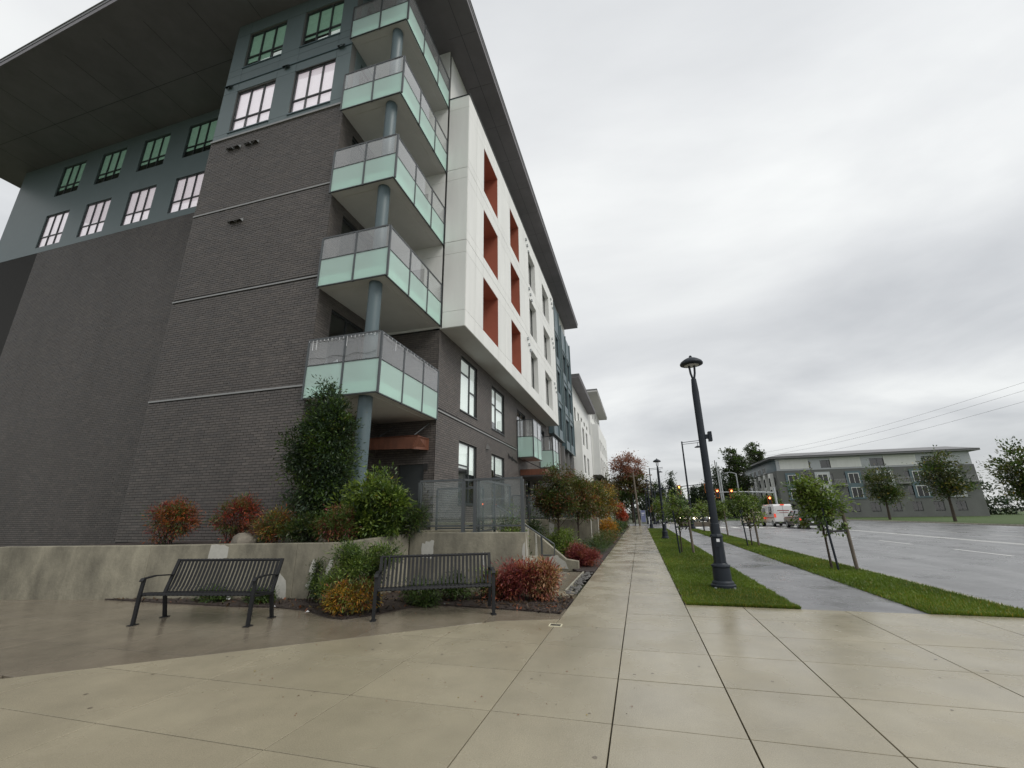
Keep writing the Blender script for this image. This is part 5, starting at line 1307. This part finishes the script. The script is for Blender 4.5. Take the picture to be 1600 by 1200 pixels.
for i, (x, y, r, h) in enumerate(((-4.0, 7.75, .38, .35), (-3.4, 8.0, .4, .42), (-2.85, 8.15, .3, .5), (-6.9, 7.05, .35, .22), (-7.9, 6.95, .35, .25), (-3.75, 7.45, .25, .16))):
    shrub(['low green plants under the left half of the right bench', 'low green plants against the wall under the right bench', 'bright green leafy plant at the right end of the right bench', 'small dark plant under the left bench', 'small dark plant left of the left bench legs', 'dark grassy tuft at the plaza corner under the right bench'][i], 'plant', (x, y, 0),
          [(x, y, h*.6, r, r*.5, h*.5)], int(3600*r*2.2), .06, .016, ['dkgreen', 'green', 'olive'] if i != 2 else ['green', 'ltgreen', 'olive'], [.45, .4, .15], 50+i, clump=.06, nclump=40, name='low_plant', stalks=8)
# red nandinas
shrub('burgundy red nandina at the right end of the bench, left of the peach one', 'shrub', (-2.35, 8.25, 0),
      [(-2.45, 8.25, .32, .38, .3, .3), (-2.15, 8.25, .42, .28, .25, .25), (-2.7, 8.25, .22, .2, .2, .2)], 8500, .085, .018, ['maroon', 'rose', 'rust', 'scarlet', 'peach'], [.32, .30, .22, .06, .10], 61, clump=.085, nclump=150, name='nandina', stalks=20)
shrub('peach and rust coloured nandina at the corner of the entry slab', 'shrub', (-1.9, 8.35, 0),
      [(-1.88, 8.35, .32, .3, .3, .3), (-1.72, 8.35, .45, .22, .22, .2)], 6500, .085, .019, ['rust', 'rose', 'peach', 'olive', 'brown'], [.32, .18, .30, .12, .08], 62, clump=.08, nclump=120, name='nandina', stalks=18)
shrub('low crimson nandina past the stairs beside the sidewalk', 'shrub', (-1.75, 13.6, 0),
      [(-1.75, 13.6, .26, .48, .4, .26), (-1.9, 13.8, .4, .3, .3, .2)], 10000, .075, .016, ['maroon', 'rose', 'rust', 'scarlet'], [.38, .3, .24, .08], 63, clump=.08, nclump=120, name='nandina', stalks=16)
# plants along the sidewalk
PL = [('round yellow green viburnum in front of the concrete wall', 'shrub', -2.75, 16.2, .55, .95, ['green', 'ltgreen', 'ltgreen', 'olive'], [.3, .35, .25, .1], .09),
      ('dark juniper spreading beside the sidewalk, nearest one', 'shrub', -1.95, 16.2, .55, .4, ['dkgreen', 'bluegreen', 'green'], [.5, .3, .2], .05),
      ('second dark juniper along the sidewalk edge', 'shrub', -1.9, 18.4, .6, .5, ['dkgreen', 'green', 'olive'], [.5, .3, .2], .05),
      ('third green juniper along the sidewalk edge', 'shrub', -1.85, 20.8, .6, .55, ['dkgreen', 'green', 'olive'], [.3, .4, .3], .05),
      ('olive and orange ground shrub before the orange one', 'shrub', -1.85, 23.5, .65, .5, ['green', 'olive', 'rust', 'orange'], [.4, .3, .2, .1], .06),
      ('yellow green shrub with rust tips by the sidewalk', 'shrub', -1.85, 26.5, .7, .6, ['green', 'olive', 'rust', 'yellow'], [.35, .35, .15, .15], .06),
      ('glowing yellow orange shrub beside the far sidewalk', 'shrub', -2.15, 30.5, .62, 1.25, ['gold', 'yellow', 'orange'], [.6, .2, .2], .08),
      ('dark green shrub behind the yellow orange one', 'shrub', -2.0, 34.5, .8, .9, ['dkgreen', 'green', 'bluegreen'], [.4, .4, .2], .08),
      ('pale green shrub farther along the sidewalk', 'shrub', -2.0, 38.5, .8, 1.0, ['green', 'bluegreen', 'ltgreen'], [.5, .3, .2], .08),
      ('brownish low shrub near the end of the sidewalk', 'shrub', -2.0, 43.0, .9, .8, ['brown', 'green', 'olive'], [.4, .3, .3], .09),
      ('dark shrub at the very end of the sidewalk', 'shrub', -2.2, 49.0, 1.0, 1.1, ['dkgreen', 'brown'], [.7, .3], .1),
      ('dark green shrub behind the railing on the terrace', 'shrub', -4.4, 14.6, .5, 1.5, ['dkgreen', 'green', 'olive'], [.4, .4, .2], .08),
      ('loose green shrub behind the glass railing, between patio and stairs', 'shrub', -2.98, 10.2, .34, 1.75, ['dkgreen', 'green', 'olive', 'ltgreen'], [.3, .3, .25, .15], .07),
      ('second green shrub on the terrace by the entrance', 'shrub', -4.2, 17.6, .5, 1.5, ['dkgreen', 'green', 'olive'], [.5, .3, .2], .08)]
for i, (lb, cat, x, y, r, h, pal, w, lf) in enumerate(PL):
    shrub(lb, cat, (x, y, .02), [(x, y, h*.5, r, r*1.1, h*.5), (x+.1, y-.2, h*.35, r*.8, r*.8, h*.35)], int(5200 if y < 25 else 3000), lf*(1.0 if y < 25 else 1.5), lf*.36*(1 if y < 25 else 1.5), pal, w, 70+i, clump=.10, nclump=90, stalks=8)
# ornamental trees
def tree(label, x, y, trunk_h, blobs, n, leaf, pal, w, seed, r0=.05, nclump=120, clump=.16, group=None, name='young_tree', zsplit=None, lim=24, z0=0.0, trunk='bark', **kw):
    org(x, y, z0); t = thing(name, label, 'tree', (x, y, z0), group=group)
    _, cc = leaves('crown', blobs, n, leaf, leaf*.5, pal, w, t, seed, clump, nclump, zsplit=zsplit, **kw)
    zt = max(b[2]+b[5]*.5 for b in blobs)
    cxm = sum(b[0] for b in blobs)/len(blobs)
    branches('trunk', (x, y, z0), [tuple(c) for c in cc], r0, t, trunk, top=(x*.6+cxm*.4, y, zt), seed=seed, lim=lim)
    org(); return t
tree('autumn tree with dark green to red crown beside the second entrance', -2.86, 16.1, 1.2, [(-3.0, 16.1, 2.05, .75, .6, .62), (-2.85, 16.1, 2.7, .62, .5, .5), (-2.7, 16.0, 1.75, .6, .5, .4), (-3.25, 16.1, 1.9, .5, .4, .5)], 15000, .075, ['dkgreen', 'green', 'olive', 'brown', 'rust', 'maroon'], [.28, .16, .2, .14, .12, .1], 81, r0=.04, nclump=210, clump=.13)
tree('autumn tree turning olive and orange, second along the terraces', -2.75, 20.5, 1.2, [(-2.75, 20.5, 2.3, .85, .7, .85), (-2.5, 20.5, 1.7, .7, .6, .5), (-2.9, 20.5, 3.0, .5, .5, .5)], 11000, .09, ['green', 'olive', 'brown', 'rust', 'yellow'], [.25, .35, .15, .15, .1], 82, r0=.04, nclump=150, clump=.15)
tree('third autumn tree with yellow green crown down the sidewalk', -2.7, 26.5, 1.2, [(-2.7, 26.5, 2.5, .95, .8, .95), (-2.4, 26.5, 1.9, .7, .6, .6)], 9000, .11, ['green', 'olive', 'yellow', 'rust', 'brown'], [.25, .35, .15, .15, .1], 83, r0=.045, nclump=110, clump=.17)
tree('fourth autumn tree with golden crown down the sidewalk', -2.7, 33.0, 1.2, [(-2.7, 33, 2.7, 1.0, .9, 1.1), (-2.3, 33, 2.0, .8, .7, .6)], 7000, .13, ['olive', 'yellow', 'gold', 'rust'], [.4, .25, .1, .25], 84, r0=.05, nclump=80, clump=.2)
tree('fifth autumn tree, brown and green, near the far building', -3.0, 41.0, 1.2, [(-3.0, 41, 3.0, 1.2, 1.1, 1.4)], 5000, .16, ['olive', 'brown', 'green'], [.4, .3, .3], 85, r0=.05, nclump=60, clump=.25)
tree('small scarlet red tree at the far end of the planting bed', -1.9, 47.0, .8, [(-2.1, 47, 1.9, .55, .5, .75), (-1.75, 47, 1.3, .5, .4, .55)], 4500, .13, ['scarlet', 'scarlet', 'orange'], [.5, .3, .2], 86, r0=.04, nclump=50, clump=.16)
# staked street trees
def stakes(x, y, label, tall=1.55, group='wooden and metal tree stakes'):
    org(x, y, 0); t = thing('tree_stakes', label, 'tree stakes', (x, y, 0), group=group)
    MB().tube([(x-.22, y-.3, -.05), (x-.30, y-.3, tall)], .028, n=8).build('stake', M['lamp'], t)
    MB().tube([(x+.28, y-.05, -.05), (x+.24, y-.05, tall)], .045, n=8).build('stake', M['wood'], t)
    MB().bar((x-.26, y-.28, .95), (x+.26, y-.07, .97), .03, .05).build('tie', M['black'], t); org()
def street_tree(x, y, r, h, label, seed, lean=0.0, n=2000):
    tree(label, x, y, 1.2, [(x+lean, y, h*.62, r, r, h*.27), (x+lean*1.5-.15, y, h*.8, r*.7, r*.7, h*.2), (x+lean+.3, y, h*.55, r*.7, r*.6, h*.2)], n, .085+y*.0014, ['green', 'ltgreen', 'olive', 'dkgreen'], [.38, .38, .16, .08], seed, r0=.026, nclump=60, clump=.12, group='young staked street trees', upward=.1)
stakes(1.52, 18.4, 'tree stakes with cross tie in the near grass strip')
street_tree(1.4, 18.5, .7, 2.5, 'young green staked tree in the near grass strip, behind the first lamp', 91, .1)
street_tree(1.5, 34.0, .8, 2.7, 'young green staked tree in the near grass strip, behind the second lamp', 92)
stakes(5.02-.35, 22.5, 'tree stakes with thick wooden post on the far grass strip')
street_tree(4.7, 22.6, .52, 2.4, 'young staked tree on the far grass strip beside the thick post', 93, .0)
stakes(4.9, 31.0, 'slim tree stakes on the far grass strip, middle pair')
street_tree(4.75, 31.2, .6, 2.4, 'middle young tree on the far grass strip', 94)
stakes(4.85, 37.8, 'slim tree stakes on the far grass strip, farthest pair')
street_tree(4.75, 38.2, .65, 2.4, 'farthest young tree on the far grass strip', 95)
stakes(4.95, 13.9, 'tree stakes on the far grass strip nearest the plaza')
street_tree(4.72, 14.0, .6, 2.6, 'young tree with yellow green crown on the far grass strip nearest the plaza', 96, n=4200)
# drainage tubes, light base tubes by stakes
# big background trees
tree('large maple with dusky red top and green lower crown at the end of the street', -1.0, 75, 4, [(-1.2, 75, 8.6, 2.6, 2.2, 2.6), (-1.5, 75, 5.5, 2.8, 2.4, 2.2), (0.4, 75, 6.3, 1.8, 1.6, 2.2), (-3.2, 75, 4.6, 1.6, 1.5, 1.8)], 16000, .30, ['dkgreen', 'green', 'brown', 'olive', 'redtop', 'redtop'], [.12, .15, .15, .13, .25, .2], 101, r0=.25, nclump=240, clump=.42, zsplit=(3.5, 10.0, .72), name='big_tree')
tree('dark olive tree left of the large maple behind the far building', -5.5, 80, 3, [(-5.6, 80, 5.0, 2.6, 2, 3.4), (-3.8, 80, 3.6, 2.2, 2, 2.6)], 9000, .3, ['olive', 'dkgreen', 'brown'], [.4, .35, .25], 102, r0=.22, nclump=150, clump=.4, name='big_tree')
tree('low dark tree to the right of the large maple', 2.2, 84, 2, [(1.4, 84, 3.2, 1.9, 1.6, 2.4), (3.2, 84, 4.2, 1.5, 1.5, 3.0)], 7000, .3, ['dkgreen', 'bluegreen', 'olive'], [.5, .3, .2], 103, r0=.2, nclump=110, clump=.4, name='big_tree')
o, _ = leaves('distant_hedge', [(-3, 72, 1.2, 3.6, 1.0, 1.4), (-9, 73, 2.0, 5, 1.5, 2.5), (-18, 74, 3.0, 8, 2, 4)], 9000, .28, .16, ['dkgreen', 'bluegreen', 'brown'], [.6, .2, .2], None, 104, clump=.35, nclump=200, kind='stuff'); tag(o, 'dark hedge and undergrowth closing the view at the sidewalk end', 'hedge')
def conifer(label, x, y, h, r, seed, pal=('dkgreen', 'bluegreen', 'grey_green'), n=5000):
    org(x, y, 0); t = thing('conifer', label, 'tree', (x, y, 0), group='conifers and poplars beyond the road')
    bl = []; k = 9
    for i in range(k):
        f = i/(k-1); bl.append((x+random.uniform(-.2, .2), y, h*(.12+.86*f), r*(1.05-f)**.8+.15, r*(1.05-f)**.8+.15, h*.07, 1.0+2*f))
    leaves('crown', bl, n, .55, .2, list(pal), [.5, .3, .2], t, seed, clump=.42, nclump=170, droop=.5, upward=0)
    branches('trunk', (x, y, 0), [], .22, t, top=(x, y, h*.98)); org(); return t
def poplar(label, x, y, h, r, seed):
    org(x, y, 0); t = thing('poplar', label, 'tree', (x, y, 0), group='conifers and poplars beyond the road')
    bl = [(x+random.uniform(-.3, .3)*r, y, h*(.2+.75*i/7), r*(.55+.45*math.sin(math.pi*(.15+.75*i/7))), r*.8, h*.10) for i in range(8)]
    _, cc = leaves('crown', bl, 10500, .46, .26, ['grey_green', 'green', 'dkgreen'], [.45, .25, .3], t, seed, clump=.38, nclump=190, upward=1.0)
    branches('trunk', (x, y, 0), [tuple(c) for c in cc], .25, t, top=(x, y, h*.95), lim=30); org()
random.seed(9)
poplar('tall poplar left of the far apartment building', 22.3, 111, 15.2, 2.6, 111)
poplar('tall poplar rising behind the left end of the far apartment building', 31.5, 131, 19.0, 2.8, 112)
for i, (x, h, r, y, lb) in enumerate(((17.9, 13.2, 2.5, 110, 'slim dark conifer with thin top behind the utility poles'), (20.0, 9.8, 2.3, 114, 'broad dark conifer right of the slim one'), (15.2, 8.5, 2.0, 116, 'mid height conifer left of the slim one'),
                                 (17.0, 9.6, 2.4, 118, 'dense dark conifer directly behind the utility poles'), (22.8, 9.4, 2.6, 121, 'dense dark conifer between the poplar and the far building'), (13.0, 7.8, 2.4, 113, 'low dark conifer above the small white car'), (8.0, 10.4, 1.5, 112, 'pointed conifer left of the tall road light'), (5.2, 7.5, 1.9, 110, 'dark conifer left of the pointed one'), (24.8, 8.8, 2.4, 118, 'dark conifer against the end of the far building'), (10.0, 6.4, 2.2, 120, 'low conifer behind the waiting cars'), (27.0, 12.0, 2.2, 145, 'conifer behind the far building end'))):
    conifer(lb, x, y, h, r, 120+i)
o, _ = leaves('far_wood', [(x, 128+random.uniform(-4, 6), 2.4, 4.5, 2.5, 3.6+random.uniform(-.8, 1.2)) for x in range(-2, 28, 4)]+[(x, 120, 2.5, 6, 3, 4+random.uniform(-1, 2)) for x in range(64, 140, 8)], 30000, .6, .35, ['dkgreen', 'bluegreen', 'grey_green', 'brown'], [.5, .25, .2, .05], None, 140, clump=.7, nclump=700, kind='stuff'); tag(o, 'dark mass of mixed trees beyond the intersection', 'wood')
# trees along the far side of the road, right of the photograph
for i, (x, y, h) in enumerate(((34.5, 52, 7.5), (35, 64, 8.5), (34, 40, 7.0), (35, 78, 8), (30.5, 91, 5.5))):
    tree(['roadside tree across the road, second from the right edge', 'roadside tree across the road, third from the right edge', 'roadside tree across the road, nearest one', 'roadside tree across the road, fourth from the right edge', 'roadside tree in front of the far apartment building'][i], x, y, 2, [(x, y, h*.62, h*.28, h*.26, h*.33), (x+.6, y, h*.45, h*.22, h*.2, h*.2)], 6500, .28, ['green', 'olive', 'dkgreen', 'yellow'], [.4, .25, .25, .1], 150+i, r0=.14, nclump=130, clump=.4, group='trees across the road', name='roadside_tree')
for i, (x, y, h) in enumerate(((21.5, 98, 4.6), (17.5, 100, 4.0), (24.0, 94, 4.6))):
    tree(['small green tree on the corner lawn, left of the far building', 'small green tree on the corner lawn, farthest left', 'small green tree on the corner lawn under the building'][i], x, y, 2, [(x, y, h*.6, 1.7, 1.5, h*.34)], 4500, .28, ['green', 'ltgreen', 'dkgreen'], [.5, .25, .25], 160+i, r0=.1, nclump=90, clump=.35, group='small trees on the corner lawn', name='roadside_tree')
MB().prism([(14, 88), (34, 88), (34, 99.9), (14, 125)], -.2, -.05).build('corner_lawn', M['turf'], kind='structure')

# ============================================================ SMALL THINGS
def scrap(px, py, s, label, seed):
    x, y, z = onz(px, py, .02); rng_ = random.Random(seed); m = MB()
    pts = [(x+s*math.cos(a_)*rng_.uniform(.6, 1), y+s*math.sin(a_)*rng_.uniform(.6, 1), .03+rng_.uniform(0, s*.6)) for a_ in [i*math.pi/3 for i in range(6)]]
    m.v = pts+[(x, y, .03+s*.8)]; m.f = [(i, (i+1) % 6, 6) for i in range(6)]; m.m = [0]*6
    org(x, y, 0); tag(m.build('paper_scrap', M['paper']), label, 'litter'); org()
scrap(480, 959, .05, 'crumpled white scrap on the soil between the benches', 1)
scrap(353, 938, .09, 'white crumpled bag at the left edge beside the bench', 2)
scrap(429, 949, .022, 'tiny white scrap under the left bench', 3)
scrap(695, 945, .02, 'tiny white scrap on the slabs under the right bench', 4)
rr = random.Random(12); m = MB()
for i in range(150):
    px = rr.uniform(352, 1000); py = rr.uniform(930, 1120)
    if rr.random() < .6: py = rr.uniform(930, 990)
    x, y, z = onz(px, py, .004); s = rr.uniform(.006, .014); a_ = rr.uniform(0, 6.28)
    m.add([(x-s*math.cos(a_), y-s*math.sin(a_), .004), (x+s*.5*math.sin(a_), y-s*.5*math.cos(a_), .008), (x+s*math.cos(a_), y+s*math.sin(a_), .005), (x-s*.5*math.sin(a_), y+s*.5*math.cos(a_), .009)], [(0, 1, 2), (0, 2, 3)], rr.choice([0, 0, 1, 2]))
for i in range(160):
    x = rr.choice([rr.uniform(.62, 2.2), rr.uniform(4.1, 5.3), rr.uniform(-1.3, .5)]); y = rr.uniform(8.6, 30); s = rr.uniform(.012, .024); a_ = rr.uniform(0, 6.28); z = .045 if x > .6 else .004
    m.add([(x-s*math.cos(a_), y-s*math.sin(a_), z), (x+s*.5*math.sin(a_), y-s*.5*math.cos(a_), z+.006), (x+s*math.cos(a_), y+s*math.sin(a_), z+.002), (x-s*.5*math.sin(a_), y+s*.5*math.cos(a_), z+.008)], [(0, 1, 2), (0, 2, 3)], rr.choice([0, 1, 1, 2]))
tag(m.build('fallen_leaves', [M['rust'], M['yellow'], M['brown']], kind='stuff'), 'small fallen leaves scattered over the wet slabs and grass', 'leaves')
m = MB()
for i in range(90):
    x = rr.uniform(-5, 5); y = rr.uniform(1.2, 9); s = rr.uniform(.006, .02)
    if x > .6 and y > 8.4: continue
    m.add([(x+s*rr.uniform(.7, 1.1)*math.cos(k*.785), y+s*rr.uniform(.7, 1.1)*math.sin(k*.785), .0022) for k in range(8)], [tuple(range(8))])
tag(m.build('gum_spots', M['slab_dark'], kind='stuff'), 'small dark worn spots of old gum on the concrete slabs', 'spots')
x, y, z = onz(868, 977, 0); org(x, y, 0)
t = thing('valve_cover', 'small cream framed valve cover set in the slabs at the bed corner', 'cover', (x, y, 0))
MB().box(x-.09, x+.09, y-.07, y-.055, -.01, .006).box(x-.09, x+.09, y+.055, y+.07, -.01, .006).box(x-.09, x-.075, y-.054, y+.054, -.01, .006).box(x+.075, x+.09, y-.054, y+.054, -.01, .006).build('frame', M['cream'], t)
MB().box(x-.074, x+.074, y-.053, y+.053, -.01, .002).build('lid', M['joint'], t); org()
